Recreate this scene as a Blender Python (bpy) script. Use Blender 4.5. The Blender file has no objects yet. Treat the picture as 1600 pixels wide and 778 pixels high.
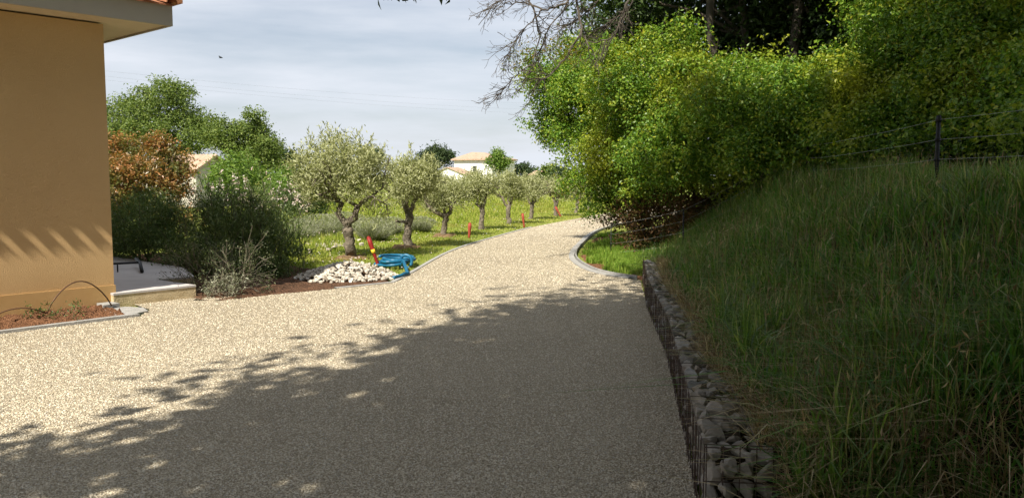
import bpy, bmesh, math, random
import numpy as np
from mathutils import Vector, Matrix

# ------------------------------------------------------------------ camera, sky, sun, exposure
S = bpy.context.scene
C = S.collection
F_PX, PITCH, CAM_H = 1290.0, math.atan((389 - 275) / 1290.0), 1.6
cam = bpy.data.objects.new('camera', bpy.data.cameras.new('camera'))
C.objects.link(cam)
cam.location = (0, 0, CAM_H)
cam.rotation_euler = (math.pi / 2 - PITCH, 0, 0)
cam.data.sensor_width = 36
cam.data.lens = 36 * F_PX / 1600
cam.data.clip_start = 0.05
cam.data.clip_end = 6000
S.camera = cam

SUN_EL, SUN_AZ = math.radians(48), math.radians(61.4)      # SUN_AZ: the way the light travels, from +X
TR = np.array([math.cos(SUN_AZ), math.sin(SUN_AZ)])         # light's ground direction
RT = np.array([TR[1], -TR[0]])                              # to the right of it
sun = bpy.data.objects.new('sun', bpy.data.lights.new('sun', 'SUN'))
C.objects.link(sun)
sun.data.energy = 5.0
sun.data.angle = math.radians(0.53)
sun.data.color = (1.0, 0.93, 0.80)
sun.rotation_euler = Vector((TR[0] * math.cos(SUN_EL), TR[1] * math.cos(SUN_EL), -math.sin(SUN_EL))).to_track_quat('-Z', 'Y').to_euler()

W = bpy.data.worlds.new('World'); S.world = W; W.use_nodes = True
wt = W.node_tree; wn = wt.nodes; wl = wt.links
wn.clear()
w_out = wn.new('ShaderNodeOutputWorld'); w_bg = wn.new('ShaderNodeBackground')
w_sky = wn.new('ShaderNodeTexSky'); w_sky.sky_type = 'NISHITA'; w_sky.sun_disc = False
w_sky.sun_elevation = SUN_EL
w_sky.sun_rotation = math.atan2(-TR[0], -TR[1])
w_sky.altitude = 100; w_sky.air_density = 1.0; w_sky.dust_density = 1.5
w_tc = wn.new('ShaderNodeTexCoord'); w_map = wn.new('ShaderNodeMapping')
w_map.inputs['Scale'].default_value = (1.3, 1.3, 9.0)
w_map.inputs['Rotation'].default_value = (0.05, 0.04, 0.4)
w_no = wn.new('ShaderNodeTexNoise'); w_no.inputs['Scale'].default_value = 2.3; w_no.inputs['Detail'].default_value = 7
w_no.inputs['Roughness'].default_value = 0.55
w_rp = wn.new('ShaderNodeValToRGB')
w_rp.color_ramp.elements[0].position = 0.25; w_rp.color_ramp.elements[0].color = (0.36, 0.36, 0.36, 1)
w_rp.color_ramp.elements[1].position = 0.66; w_rp.color_ramp.elements[1].color = (0.95, 0.95, 0.95, 1)
w_mx = wn.new('ShaderNodeMix'); w_mx.data_type = 'RGBA'
w_mx.inputs['B'].default_value = (8.3, 8.75, 9.6, 1)        # thin bright cloud veil
wl.new(w_tc.outputs['Generated'], w_map.inputs['Vector']); wl.new(w_map.outputs['Vector'], w_no.inputs['Vector'])
wl.new(w_no.outputs['Fac'], w_rp.inputs['Fac']); wl.new(w_rp.outputs['Color'], w_mx.inputs['Factor'])
wl.new(w_sky.outputs['Color'], w_mx.inputs['A']); wl.new(w_mx.outputs['Result'], w_bg.inputs['Color'])
wl.new(w_bg.outputs['Background'], w_out.inputs['Surface'])
w_bg.inputs['Strength'].default_value = 0.06
S.view_settings.view_transform = 'Standard'; S.view_settings.look = 'None'
S.view_settings.gamma = 1; S.view_settings.use_curve_mapping = False
S.view_settings.exposure = 0.74
S.cycles.max_bounces = 6; S.cycles.diffuse_bounces = 3; S.cycles.glossy_bounces = 2
S.cycles.transmission_bounces = 3; S.cycles.transparent_max_bounces = 4
S.cycles.use_adaptive_sampling = True
S.cycles.adaptive_threshold = 0.02

# ------------------------------------------------------------------ helpers
PI = math.pi
def rng_of(seed): return np.random.default_rng(seed)

def ray(px, py):
    x = (px - 800) / F_PX; u = (389 - py) / F_PX
    return np.array([x, math.cos(PITCH) + u * math.sin(PITCH), -math.sin(PITCH) + u * math.cos(PITCH)])
def at(px, py, Y):
    """world point seen in direction (px, py) at Y metres in front of the camera"""
    r = ray(px, py); return np.array([0, 0, CAM_H]) + r * Y / r[1]
def on(px, py, z=0.0):
    r = ray(px, py); return np.array([0, 0, CAM_H]) + r * (z - CAM_H) / r[2]

class MB:
    """collects pieces and links them as ONE mesh object"""
    def __init__(s): s.v = []; s.f = []; s.n = 0
    def add(s, V, *Fs, m=0):
        V = np.asarray(V, float).reshape(-1, 3)
        for Fa in Fs:
            if len(Fa): s.f.append((np.asarray(Fa, np.int64) + s.n, m))
        s.v.append(V); s.n += len(V); return s
    def box(s, c, d, R=None, m=0, taper=1.0):
        x, y, z = np.array(d) / 2
        V = np.array([[-x, -y, -z], [x, -y, -z], [x, y, -z], [-x, y, -z], [-x * taper, -y * taper, z], [x * taper, -y * taper, z], [x * taper, y * taper, z], [-x * taper, y * taper, z]])
        if R is not None: V = V @ np.array(R).T
        return s.add(V + np.array(c), [[0, 3, 2, 1], [4, 5, 6, 7], [0, 1, 5, 4], [1, 2, 6, 5], [2, 3, 7, 6], [3, 0, 4, 7]], m=m)
    def prism(s, pts, z0, z1, m=0):
        """closed polygon (counter-clockwise) between two heights"""
        n = len(pts); P = np.array(pts, float)
        V = np.vstack([np.c_[P, np.full(n, z0)], np.c_[P, np.full(n, z1)]])
        i = np.arange(n); j = (i + 1) % n
        s.add(V, np.c_[i, j, j + n, i + n], m=m)
        s.f.append((np.array([list(range(n, 2 * n))]) + s.n - 2 * n, m)); s.f.append((np.array([list(range(n))[::-1]]) + s.n - 2 * n, m))
        return s
    def tube(s, pts, rad, k=6, m=0, cap=True):
        P = np.array(pts, float); n = len(P)
        r = np.full(n, rad) if np.isscalar(rad) else np.array(rad, float)
        T = np.gradient(P, axis=0); T /= np.linalg.norm(T, axis=1)[:, None] + 1e-9
        ref = np.array([0, 0, 1.0]) if abs(T[0][2]) < 0.9 else np.array([1.0, 0, 0])
        a = np.linspace(0, 2 * PI, k, endpoint=False); V = []
        Nn = np.cross(T[0], ref); Nn /= np.linalg.norm(Nn)
        for i in range(n):
            Nn = Nn - T[i] * (Nn @ T[i]); Nn /= np.linalg.norm(Nn) + 1e-9
            B = np.cross(T[i], Nn)
            V.append(P[i] + r[i] * (np.cos(a)[:, None] * Nn + np.sin(a)[:, None] * B))
        i = (np.arange(n - 1)[:, None] * k + np.arange(k)).ravel(); j = (np.arange(n - 1)[:, None] * k + (np.arange(k) + 1) % k).ravel()
        s.add(np.vstack(V), np.c_[i, j, j + k, i + k], m=m)
        if cap:
            b = s.n - n * k
            s.f.append((np.array([list(range(k))[::-1]]) + b, m)); s.f.append((np.array([list(range((n - 1) * k, n * k))]) + b, m))
        return s
    def build(s, name, mats, parent=None, smooth=False, mesh_only=False):
        me = bpy.data.meshes.new(name)
        V = np.vstack(s.v)
        L = np.concatenate([f.ravel() for f, _ in s.f]); cnt = np.concatenate([np.full(len(f), f.shape[1]) for f, _ in s.f])
        mi = np.concatenate([np.full(len(f), m) for f, m in s.f])
        me.vertices.add(len(V)); me.vertices.foreach_set('co', V.ravel().astype(np.float32))
        me.loops.add(len(L)); me.loops.foreach_set('vertex_index', L.astype(np.int32))
        st = np.concatenate([[0], np.cumsum(cnt)[:-1]])
        me.polygons.add(len(cnt)); me.polygons.foreach_set('loop_start', st.astype(np.int32)); me.polygons.foreach_set('loop_total', cnt.astype(np.int32))
        me.polygons.foreach_set('material_index', mi.astype(np.int32))
        me.polygons.foreach_set('use_smooth', np.full(len(cnt), smooth))
        for m in (mats if isinstance(mats, (list, tuple)) else [mats]): me.materials.append(m)
        me.update(calc_edges=True); me.validate()
        if mesh_only: return me
        o = bpy.data.objects.new(name, me); C.objects.link(o)
        if parent is not None:
            o.parent = parent; o.matrix_parent_inverse = Matrix.Translation(-Vector(parent.location))
        return o

def tag(o, label, cat, group=None):
    o['label'] = label; o['category'] = cat
    if group: o['group'] = group
    return o
def thing(name, loc, label, cat, group=None):
    o = bpy.data.objects.new(name, None); C.objects.link(o); o.location = tuple(loc); o.empty_display_size = 0.1
    return tag(o, label, cat, group)
def struct(o): o['kind'] = 'structure'; return o
def stuff(o): o['kind'] = 'stuff'; return o

# ---- materials
class NT:
    def __init__(s, name):
        s.m = bpy.data.materials.new(name); s.m.use_nodes = True; s.t = s.m.node_tree; s.t.nodes.clear()
        s.out = s.n('OutputMaterial')
    def n(s, t, **kw):
        x = s.t.nodes.new('ShaderNode' + t)
        for k, v in kw.items():
            if hasattr(x, k) and k not in x.inputs: setattr(x, k, v)
            else: x.inputs[k.replace('_', ' ')].default_value = v
        return x
    def l(s, a, b): s.t.links.new(a, b)
    def ramp(s, fac, stops):
        r = s.n('ValToRGB'); e = r.color_ramp.elements
        while len(e) < len(stops): e.new(0.5)
        for x, (p, c) in zip(e, stops): x.position = p; x.color = (*c, 1)
        s.l(fac, r.inputs['Fac']); return r.outputs['Color']
    def mix(s, fac, a, b, mode='MIX'):
        x = s.n('Mix', data_type='RGBA', blend_type=mode)
        for v, k in ((fac, 'Factor'), (a, 'A'), (b, 'B')):
            if isinstance(v, (int, float)): x.inputs[k].default_value = v
            elif isinstance(v, tuple): x.inputs[k].default_value = (*v, 1)
            else: s.l(v, x.inputs[k])
        return x.outputs['Result']
    def noise(s, scale, detail=4, rough=0.55, vec=None, out='Fac'):
        x = s.n('TexNoise', Scale=scale, Detail=detail, Roughness=rough)
        s.l(vec if vec is not None else s.pos(), x.inputs['Vector']); return x.outputs[out]
    def pos(s):
        if not hasattr(s, '_p'): s._p = s.n('NewGeometry')
        return s._p.outputs['Position']
    def island(s): s.pos(); return s._p.outputs['Random Per Island']
    def math(s, op, a, b=0.0):
        x = s.n('Math', operation=op)
        for i, v in enumerate((a, b)):
            if isinstance(v, (int, float)): x.inputs[i].default_value = v
            else: s.l(v, x.inputs[i])
        return x.outputs[0]
    def bump(s, h, strength=0.5, dist=0.02):
        b = s.n('Bump', Strength=strength, Distance=dist); s.l(h, b.inputs['Height']); return b.outputs['Normal']
    def pbsdf(s, col, rough=0.8, normal=None, spec=0.3, metal=0.0):
        b = s.n('BsdfPrincipled'); b.inputs['Roughness'].default_value = rough; b.inputs['Specular IOR Level'].default_value = spec; b.inputs['Metallic'].default_value = metal
        if isinstance(col, tuple): b.inputs['Base Color'].default_value = (*col, 1)
        else: s.l(col, b.inputs['Base Color'])
        if normal is not None: s.l(normal, b.inputs['Normal'])
        return b.outputs['BSDF']
    def done(s, sh): s.l(sh, s.out.inputs['Surface']); return s.m

def mat_noise(name, a, b, scale=6, rough=0.85, bump=0.3, bscale=60, spec=0.25, dist=0.01, metal=0):
    t = NT(name); c = t.ramp(t.noise(scale), [(0.3, a), (0.7, b)])
    return t.done(t.pbsdf(c, rough, t.bump(t.noise(bscale, 5), bump, dist), spec, metal))

def mat_leaf(name, stops, trans=0.3, tcol=1.6, rough=0.5, spec=0.25, patch=None):
    """stops: leaf colours by random leaf; patch: (scale, colour, low, high) second colour in drifts through the plant"""
    t = NT(name); c = t.ramp(t.island(), stops)
    if patch:
        k = t.ramp(t.noise(patch[0], 2), [(patch[2], (0, 0, 0)), (patch[3], (1, 1, 1))])
        c = t.mix(k, c, patch[1])
    p = t.pbsdf(c, rough, None, spec)
    tl = t.n('BsdfTranslucent'); t.l(t.mix(1.0, c, (tcol, tcol * 1.05, tcol * 0.5), 'MULTIPLY'), tl.inputs['Color'])
    mx = t.n('MixShader'); mx.inputs[0].default_value = trans
    t.l(p, mx.inputs[1]); t.l(tl.outputs[0], mx.inputs[2]); return t.done(mx.outputs[0])

M = {}
# house
t = NT('render_ochre')
c = t.ramp(t.noise(0.9, 5), [(0.25, (0.52, 0.35, 0.175)), (0.75, (0.58, 0.40, 0.205))])
sep = t.n('SeparateXYZ'); t.l(t.pos(), sep.inputs[0])
splash = t.math('MULTIPLY', t.ramp(sep.outputs['Z'], [(0.0, (1, 1, 1)), (0.55, (0, 0, 0))]), t.noise(5, 4))
c = t.mix(splash, c, (0.42, 0.24, 0.09))
M['wall'] = t.done(t.pbsdf(c, 0.9, t.bump(t.noise(95, 4, 0.7), 0.8, 0.010), 0.15))
M['plinth'] = mat_noise('plinth_ochre', (0.46, 0.29, 0.12), (0.53, 0.35, 0.16), 3, 0.9, 0.4, 120, 0.15, 0.006)
M['fascia'] = mat_noise('fascia_paint', (0.36, 0.33, 0.28), (0.39, 0.36, 0.31), 2, 0.45, 0.05, 30)
M['soffit'] = mat_noise('soffit_paint', (0.60, 0.50, 0.35), (0.64, 0.54, 0.38), 2, 0.6, 0.05, 30)
t = NT('terracotta')
c = t.ramp(t.noise(3.2, 5), [(0.25, (0.23, 0.085, 0.045)), (0.5, (0.42, 0.19, 0.10)), (0.75, (0.52, 0.33, 0.20))])
M['tile'] = t.done(t.pbsdf(c, 0.85, t.bump(t.noise(70), 0.3, 0.01), 0.2))
t = NT('pale_roof_tile')
c = t.ramp(t.noise(1.4, 6, 0.7), [(0.3, (0.30, 0.19, 0.135)), (0.5, (0.44, 0.32, 0.235)), (0.62, (0.34, 0.22, 0.15)), (0.75, (0.40, 0.29, 0.21))])
M['pale_tile'] = t.done(t.pbsdf(c, 0.85, None, 0.2))
M['white_wall'] = mat_noise('white_render', (0.72, 0.71, 0.68), (0.80, 0.79, 0.76), 0.6, 0.9, 0.1, 20)
M['shed_wall'] = mat_noise('shed_render', (0.42, 0.39, 0.33), (0.50, 0.47, 0.40), 1.2, 0.9, 0.2, 40)
M['glass'] = mat_noise('dark_glass', (0.03, 0.035, 0.04), (0.04, 0.045, 0.05), 1, 0.15, 0.0, 10, 0.5)
# ground
t = NT('gravel')
def vor(scale, rnd=1.0, out='Distance'):
    x = t.n('TexVoronoi', Scale=scale, Randomness=rnd); t.l(t.pos(), x.inputs['Vector']); return x
v1 = vor(84); v2 = vor(150)
hue = t.n('SeparateColor'); t.l(v1.outputs['Color'], hue.inputs[0])
c = t.ramp(hue.outputs[0], [(0.0, (0.44, 0.375, 0.27)), (0.25, (0.57, 0.495, 0.365)), (0.55, (0.65, 0.57, 0.43)), (0.8, (0.70, 0.64, 0.51)), (1.0, (0.54, 0.50, 0.43))])
hue2 = t.n('SeparateColor'); t.l(v2.outputs['Color'], hue2.inputs[0])
c2 = t.ramp(hue2.outputs[0], [(0.0, (0.30, 0.24, 0.16)), (0.5, (0.50, 0.42, 0.30)), (1.0, (0.68, 0.61, 0.49))])
c = t.mix(0.35, c, c2)
drift = t.ramp(t.noise(0.55, 4), [(0.3, (0.88, 0.86, 0.83)), (0.7, (1.06, 1.05, 1.03))])
c = t.mix(1.0, c, drift, 'MULTIPLY')
gap = t.ramp(v1.outputs['Distance'], [(0.25, (1, 1, 1)), (0.7, (0.60, 0.58, 0.54))])  # shade between the grains painted into the colour
c = t.mix(1.0, c, gap, 'MULTIPLY')
h = t.math('ADD', t.math('MULTIPLY', v1.outputs['Distance'], -1.0), t.math('MULTIPLY', v2.outputs['Distance'], -0.4))
M['gravel'] = t.done(t.pbsdf(c, 0.9, t.bump(h, 1.0, 0.018), 0.15))
t = NT('pebble')
c = t.ramp(t.island(), [(0.0, (0.34, 0.285, 0.20)), (0.12, (0.53, 0.46, 0.34)), (0.6, (0.67, 0.59, 0.45)), (0.88, (0.76, 0.70, 0.57)), (1.0, (0.42, 0.395, 0.35))])
M['pebble'] = t.done(t.pbsdf(c, 0.9, None, 0.15))
t = NT('meadow_soil')
c = t.ramp(t.noise(1.1, 6), [(0.3, (0.15, 0.18, 0.035)), (0.55, (0.21, 0.235, 0.055)), (0.75, (0.29, 0.25, 0.10))])
big = t.ramp(t.noise(0.05, 4), [(0.4, (0.85, 0.95, 0.8)), (0.65, (1.2, 1.1, 1.0))])
c = t.mix(1.0, c, big, 'MULTIPLY')
M['meadow'] = t.done(t.pbsdf(c, 0.95, t.bump(t.noise(9, 6), 0.8, 0.08), 0.1))
M['red_soil'] = mat_noise('red_soil', (0.13, 0.06, 0.03), (0.28, 0.14, 0.075), 14, 0.95, 1.0, 45, 0.1, 0.05)
M['tree_soil'] = mat_noise('tree_soil', (0.15, 0.10, 0.05), (0.34, 0.23, 0.13), 10, 0.95, 1.0, 45, 0.1, 0.05)
M['dark_soil'] = mat_noise('humus', (0.075, 0.045, 0.028), (0.16, 0.085, 0.05), 8, 0.95, 1.0, 30, 0.1, 0.05)
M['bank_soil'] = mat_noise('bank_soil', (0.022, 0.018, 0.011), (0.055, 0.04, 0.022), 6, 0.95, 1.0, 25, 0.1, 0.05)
t = NT('sett_edging')
v = t.n('TexVoronoi', Scale=9.0); t.l(t.pos(), v.inputs['Vector'])
c = t.ramp(t.noise(12, 4), [(0.3, (0.26, 0.255, 0.24)), (0.7, (0.38, 0.37, 0.35))])
M['kerb'] = t.done(t.pbsdf(c, 0.9, t.bump(t.noise(50), 0.5, 0.01), 0.2))
t = NT('terrace_concrete')
c = t.ramp(t.noise(2.2, 6), [(0.3, (0.44, 0.41, 0.40)), (0.7, (0.54, 0.51, 0.49))])
M['terrace'] = t.done(t.pbsdf(c, 0.8, t.bump(t.noise(90, 3), 0.25, 0.004), 0.25))
M['terrace_edge'] = mat_noise('terrace_edge', (0.44, 0.35, 0.21), (0.62, 0.51, 0.33), 9, 0.95, 0.8, 60, 0.1, 0.012)
# stone and metal
t = NT('limestone')
c = t.ramp(t.n('ObjectInfo').outputs['Random'], [(0.0, (0.34, 0.30, 0.25)), (0.5, (0.50, 0.46, 0.39)), (1.0, (0.64, 0.60, 0.53))])
c = t.mix(1.0, c, t.ramp(t.noise(20, 4), [(0.3, (0.75, 0.72, 0.68)), (0.7, (1.05, 1.04, 1.02))]), 'MULTIPLY')
M['limestone'] = t.done(t.pbsdf(c, 0.9, t.bump(t.noise(60), 0.5, 0.01), 0.15))
t = NT('limestone_heap')
c = t.ramp(t.island(), [(0.0, (0.33, 0.29, 0.24)), (0.5, (0.49, 0.45, 0.38)), (1.0, (0.62, 0.58, 0.51))])
M['limestone_heap'] = t.done(t.pbsdf(c, 0.9, t.bump(t.noise(60), 0.5, 0.01), 0.15))
t = NT('gabion_stone')
c = t.ramp(t.island(), [(0.0, (0.13, 0.125, 0.115)), (0.4, (0.26, 0.25, 0.235)), (0.75, (0.44, 0.425, 0.40)), (1.0, (0.32, 0.26, 0.19))])
c = t.mix(1.0, c, t.ramp(t.noise(16, 5), [(0.3, (0.6, 0.58, 0.55)), (0.7, (1.1, 1.1, 1.1))]), 'MULTIPLY')
M['gstone'] = t.done(t.pbsdf(c, 0.9, t.bump(t.noise(45), 0.6, 0.012), 0.2))
M['wire'] = mat_noise('galvanised_wire', (0.16, 0.155, 0.15), (0.24, 0.23, 0.22), 30, 0.5, 0.1, 80, 0.4, 0.002, 0.6)
M['rust_wire'] = mat_noise('rusty_wire', (0.05, 0.035, 0.03), (0.12, 0.08, 0.06), 40, 0.7, 0.2, 80, 0.3, 0.002, 0.2)
M['tape'] = mat_noise('white_polywire', (0.30, 0.31, 0.31), (0.42, 0.43, 0.43), 30, 0.6, 0, 20)
M['post'] = mat_noise('black_post', (0.015, 0.015, 0.016), (0.03, 0.03, 0.03), 10, 0.6, 0.1, 40)
M['black_metal'] = mat_noise('black_paint_metal', (0.012, 0.012, 0.014), (0.022, 0.022, 0.024), 10, 0.4, 0.1, 60)
t = NT('blue_corrugated')
w = t.n('TexWave', Scale=1.0); 
M['blue'] = t.done(t.pbsdf(t.ramp(t.noise(10), [(0.3, (0.005, 0.085, 0.18)), (0.7, (0.015, 0.15, 0.26))]), 0.4, None, 0.45))
M['red'] = mat_noise('red_plastic', (0.20, 0.014, 0.012), (0.28, 0.025, 0.018), 12, 0.5, 0.1, 60)
M['faded_red'] = mat_noise('faded_red_plastic', (0.27, 0.045, 0.028), (0.34, 0.075, 0.045), 12, 0.6, 0.1, 60)
M['yellow'] = mat_noise('yellow_tape', (0.75, 0.45, 0.02), (0.80, 0.52, 0.04), 12, 0.5, 0.1, 60)
M['drip'] = mat_noise('brown_drip_pipe', (0.10, 0.055, 0.03), (0.16, 0.09, 0.05), 12, 0.6, 0.1, 60)
# bark and leaves
M['olive_bark'] = mat_noise('olive_bark', (0.10, 0.085, 0.065), (0.26, 0.22, 0.17), 14, 0.95, 1.0, 30, 0.1, 0.04)
M['bark'] = mat_noise('grey_bark', (0.055, 0.045, 0.036), (0.15, 0.125, 0.10), 9, 0.95, 1.0, 24, 0.1, 0.04)
M['dead_wood'] = mat_noise('dead_wood', (0.05, 0.042, 0.036), (0.13, 0.11, 0.09), 5, 0.9, 0.5, 40, 0.1, 0.02)
M['twig'] = mat_noise('grey_twig', (0.10, 0.085, 0.06), (0.21, 0.185, 0.14), 9, 0.9, 0.2, 40)
M['olive_leaf'] = mat_leaf('olive_leaf', [(0, (0.18, 0.20, 0.075)), (0.45, (0.32, 0.335, 0.155)), (0.8, (0.45, 0.46, 0.25)), (1, (0.56, 0.57, 0.38))], 0.25, 1.3, 0.5, 0.3)
M['hedge_leaf'] = mat_leaf('hedge_leaf', [(0, (0.060, 0.14, 0.014)), (0.5, (0.13, 0.235, 0.024)), (0.85, (0.21, 0.30, 0.032)), (1, (0.36, 0.36, 0.035))], 0.27, 1.7, 0.42, 0.35, (0.9, (0.30, 0.32, 0.025), 0.52, 0.72))
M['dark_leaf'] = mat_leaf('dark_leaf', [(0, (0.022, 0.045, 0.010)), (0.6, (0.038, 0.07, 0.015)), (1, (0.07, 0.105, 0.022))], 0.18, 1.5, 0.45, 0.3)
M['yellow_leaf'] = mat_leaf('yellowing_leaf', [(0, (0.09, 0.14, 0.02)), (0.6, (0.17, 0.19, 0.03)), (1, (0.38, 0.25, 0.03))], 0.35, 1.6)
M['dry_leaf'] = mat_leaf('dry_leaf', [(0, (0.07, 0.04, 0.02)), (0.6, (0.14, 0.075, 0.035)), (1, (0.08, 0.09, 0.03))], 0.2, 1.2, 0.8, 0.1)
M['oak_leaf'] = mat_leaf('oak_leaf', [(0, (0.07, 0.115, 0.025)), (0.6, (0.14, 0.195, 0.042)), (1, (0.22, 0.265, 0.07))], 0.25, 1.5)
M['bright_leaf'] = mat_leaf('bright_leaf', [(0, (0.08, 0.15, 0.022)), (0.6, (0.13, 0.21, 0.035)), (1, (0.20, 0.27, 0.05))], 0.3, 1.5)
M['pine_leaf'] = mat_leaf('pine_leaf', [(0, (0.025, 0.048, 0.018)), (1, (0.065, 0.095, 0.032))], 0.1, 1.2)
M['photinia_leaf'] = mat_leaf('photinia_leaf', [(0, (0.10, 0.10, 0.022)), (0.35, (0.25, 0.16, 0.04)), (0.75, (0.37, 0.16, 0.05)), (1, (0.48, 0.26, 0.11))], 0.25, 1.4, 0.35, 0.5, (1.6, (0.12, 0.125, 0.028), 0.46, 0.60))
M['shrub_leaf'] = mat_leaf('shrub_leaf', [(0, (0.04, 0.075, 0.018)), (0.6, (0.09, 0.14, 0.035)), (1, (0.18, 0.225, 0.085))], 0.2, 1.4)
M['oleander_leaf'] = mat_leaf('oleander_leaf', [(0, (0.05, 0.085, 0.022)), (0.6, (0.11, 0.155, 0.045)), (1, (0.21, 0.25, 0.11))], 0.25, 1.4)
M['grey_leaf'] = mat_leaf('grey_leaf', [(0, (0.13, 0.14, 0.085)), (0.6, (0.24, 0.25, 0.17)), (1, (0.42, 0.43, 0.33))], 0.15, 1.2)
M['shaded_sage_leaf'] = mat_leaf('shaded_sage_leaf', [(0, (0.045, 0.065, 0.025)), (0.7, (0.09, 0.115, 0.045)), (1, (0.27, 0.29, 0.17))], 0.2, 1.3)  # darkened leaf colours stand in for shade, a few pale ones for lit tips
M['lavender'] = mat_leaf('lavender', [(0, (0.17, 0.20, 0.08)), (0.6, (0.27, 0.29, 0.16)), (1, (0.32, 0.31, 0.29))], 0.15, 1.2, 0.7)
M['petal'] = mat_leaf('petal', [(0, (0.66, 0.46, 0.45)), (0.5, (0.76, 0.64, 0.61)), (1, (0.80, 0.77, 0.75))], 0.25, 1.0, 0.7)
M['meadow_grass'] = mat_leaf('meadow_grass', [(0, (0.14, 0.20, 0.025)), (0.5, (0.24, 0.30, 0.048)), (0.85, (0.34, 0.36, 0.07)), (1, (0.46, 0.40, 0.17))], 0.3, 1.3, 0.7, 0.1, (0.35, (0.27, 0.26, 0.06), 0.5, 0.7))
M['lush_grass'] = mat_leaf('lush_grass', [(0, (0.11, 0.19, 0.022)), (0.6, (0.19, 0.31, 0.04)), (1, (0.31, 0.38, 0.08))], 0.4, 1.5, 0.6, 0.15)
M['bank_grass'] = mat_leaf('bank_grass', [(0, (0.035, 0.10, 0.016)), (0.5, (0.09, 0.225, 0.032)), (0.88, (0.15, 0.25, 0.055)), (0.955, (0.30, 0.29, 0.13)), (1, (0.46, 0.41, 0.23))], 0.35, 1.6, 0.5, 0.28, (1.1, (0.14, 0.10, 0.04), 0.55, 0.68))
M['tall_grass'] = mat_leaf('tall_grass', [(0, (0.05, 0.11, 0.02)), (0.5, (0.12, 0.21, 0.035)), (0.85, (0.22, 0.30, 0.07)), (1, (0.42, 0.38, 0.18))], 0.35, 1.5, 0.4, 0.45)
M['straw'] = mat_leaf('straw', [(0, (0.16, 0.10, 0.045)), (0.7, (0.40, 0.29, 0.14)), (1, (0.58, 0.48, 0.29))], 0.2, 1.1, 0.5, 0.3)

# ---- foliage
def unit(v): return v / (np.linalg.norm(v, axis=-1, keepdims=True) + 1e-9)
def leaves(mb, P, N, ln, wd, rng, along=None, m=0, curl=0.18):
    """one kite-shaped leaf per point"""
    n = len(P); N = unit(N)
    a = rng.normal(size=(n, 3)) if along is None else along + rng.normal(size=(n, 3)) * 0.35
    a = unit(a - N * (a * N).sum(1, keepdims=True)); b = np.cross(N, a)
    ln = (ln * rng.uniform(0.65, 1.3, n))[:, None]; wd = (wd * rng.uniform(0.7, 1.25, n))[:, None]
    V = np.stack([P, P + a * ln * 0.45 + b * wd * 0.5 + N * wd * curl, P + a * ln - N * ln * 0.12, P + a * ln * 0.45 - b * wd * 0.5 + N * wd * curl], 1)
    mb.add(V.reshape(-1, 3), np.arange(4 * n).reshape(n, 4), m=m)
def cloud(rng, lobes, n, per=14, shell=0.4, csize=0.16, up=0.35, rand=0.8, lower=1.0, lump=0.14):
    """clumped points and normals in the outer shell of a set of ellipsoids [(x,y,z,rx,ry,rz)...]"""
    L = np.array(lobes, float); wgt = (L[:, 3] * L[:, 4] * L[:, 5]) ** (2 / 3); k = max(1, n // per)
    i = rng.choice(len(L), k, p=wgt / wgt.sum()); D = unit(rng.normal(size=(k, 3)))
    flip = (D[:, 2] < 0) & (rng.random(k) > lower); D[flip, 2] *= -1
    ph = rng.uniform(0, 6.28, 3)
    lf = 1 + lump * (np.sin(D[:, 0] * 5 + ph[0] + i) + np.sin(D[:, 1] * 6 + ph[1] + 2 * i) * np.sin(D[:, 2] * 5 + ph[2]))
    r = lf * (1 - shell * rng.random(k) ** 1.3)
    R = L[i, 3:6]; ctr = L[i, :3] + D * R * r[:, None]
    ci = np.repeat(np.arange(k), per); cs = csize * rng.uniform(0.5, 1.5, k)
    P = ctr[ci] + rng.normal(size=(k * per, 3)) * cs[ci][:, None] * np.array([1, 1, 0.75])
    Dn = unit(D / R * R.mean(1, keepdims=True))
    N = Dn[ci] * 0.6 + np.array([0, 0, up]) + rng.normal(size=P.shape) * rand * 0.6
    return P, N, Dn[ci]
def clump(L, k, f, seed, core=.72):
    """every lobe becomes a smaller core with k knobs round it: foliage in light and dark masses"""
    r_ = rng_of(seed); out = []
    for l_ in L:
        c_ = np.array(l_[:3]); q_ = np.array(l_[3:]); out.append((*c_, *(q_ * core)))
        for _ in range(k):
            d_ = unit(r_.normal(size=3) + np.array([0, -.25, .2])); g_ = f * r_.uniform(.65, 1.3)
            out.append((*(c_ + d_ * q_ * r_.uniform(.72, 1.0)), *(q_ * g_)))
    return out
def px_lobes(rows):
    """rows (px, py, Y, radius in metres[, flatten]) -> ellipsoids at that real place and size"""
    out = []
    for r in rows:
        p = at(r[0], r[1], r[2]); q = r[4] if len(r) > 4 else 0.85
        out.append((*p, r[3], r[3], r[3] * q))
    return out
def blades(mb, P, rng, h, w, lean=0.35, m=0):
    """two-segment tapering blades rooted at P"""
    n = len(P); h = (h * rng.uniform(0.5, 1.35, n))[:, None]; w = (w * rng.uniform(0.6, 1.3, n))[:, None]
    a = rng.uniform(0, 2 * PI, n); d = np.c_[np.cos(a), np.sin(a), np.zeros(n)]; s = np.c_[-np.sin(a), np.cos(a), np.zeros(n)]
    ln = (np.abs(rng.normal(size=n)) * lean)[:, None]; Z = np.array([0, 0, 1.0])
    mid = P + Z * h * 0.55 + d * h * ln * 0.35; tip = P + Z * h * (1 - 0.3 * np.minimum(ln, 1.6)) + d * h * ln
    tw = rng.uniform(-0.6, 0.6, n)[:, None]; s2 = s + d * tw
    V = np.stack([P - s * w / 2, P + s * w / 2, mid + s2 * w * 0.4, mid - s2 * w * 0.4, tip], 1).reshape(-1, 3)
    b = np.arange(n)[:, None] * 5
    mb.add(V, b + np.array([0, 1, 2, 3]), b + np.array([3, 2, 4]), m=m)
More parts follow.
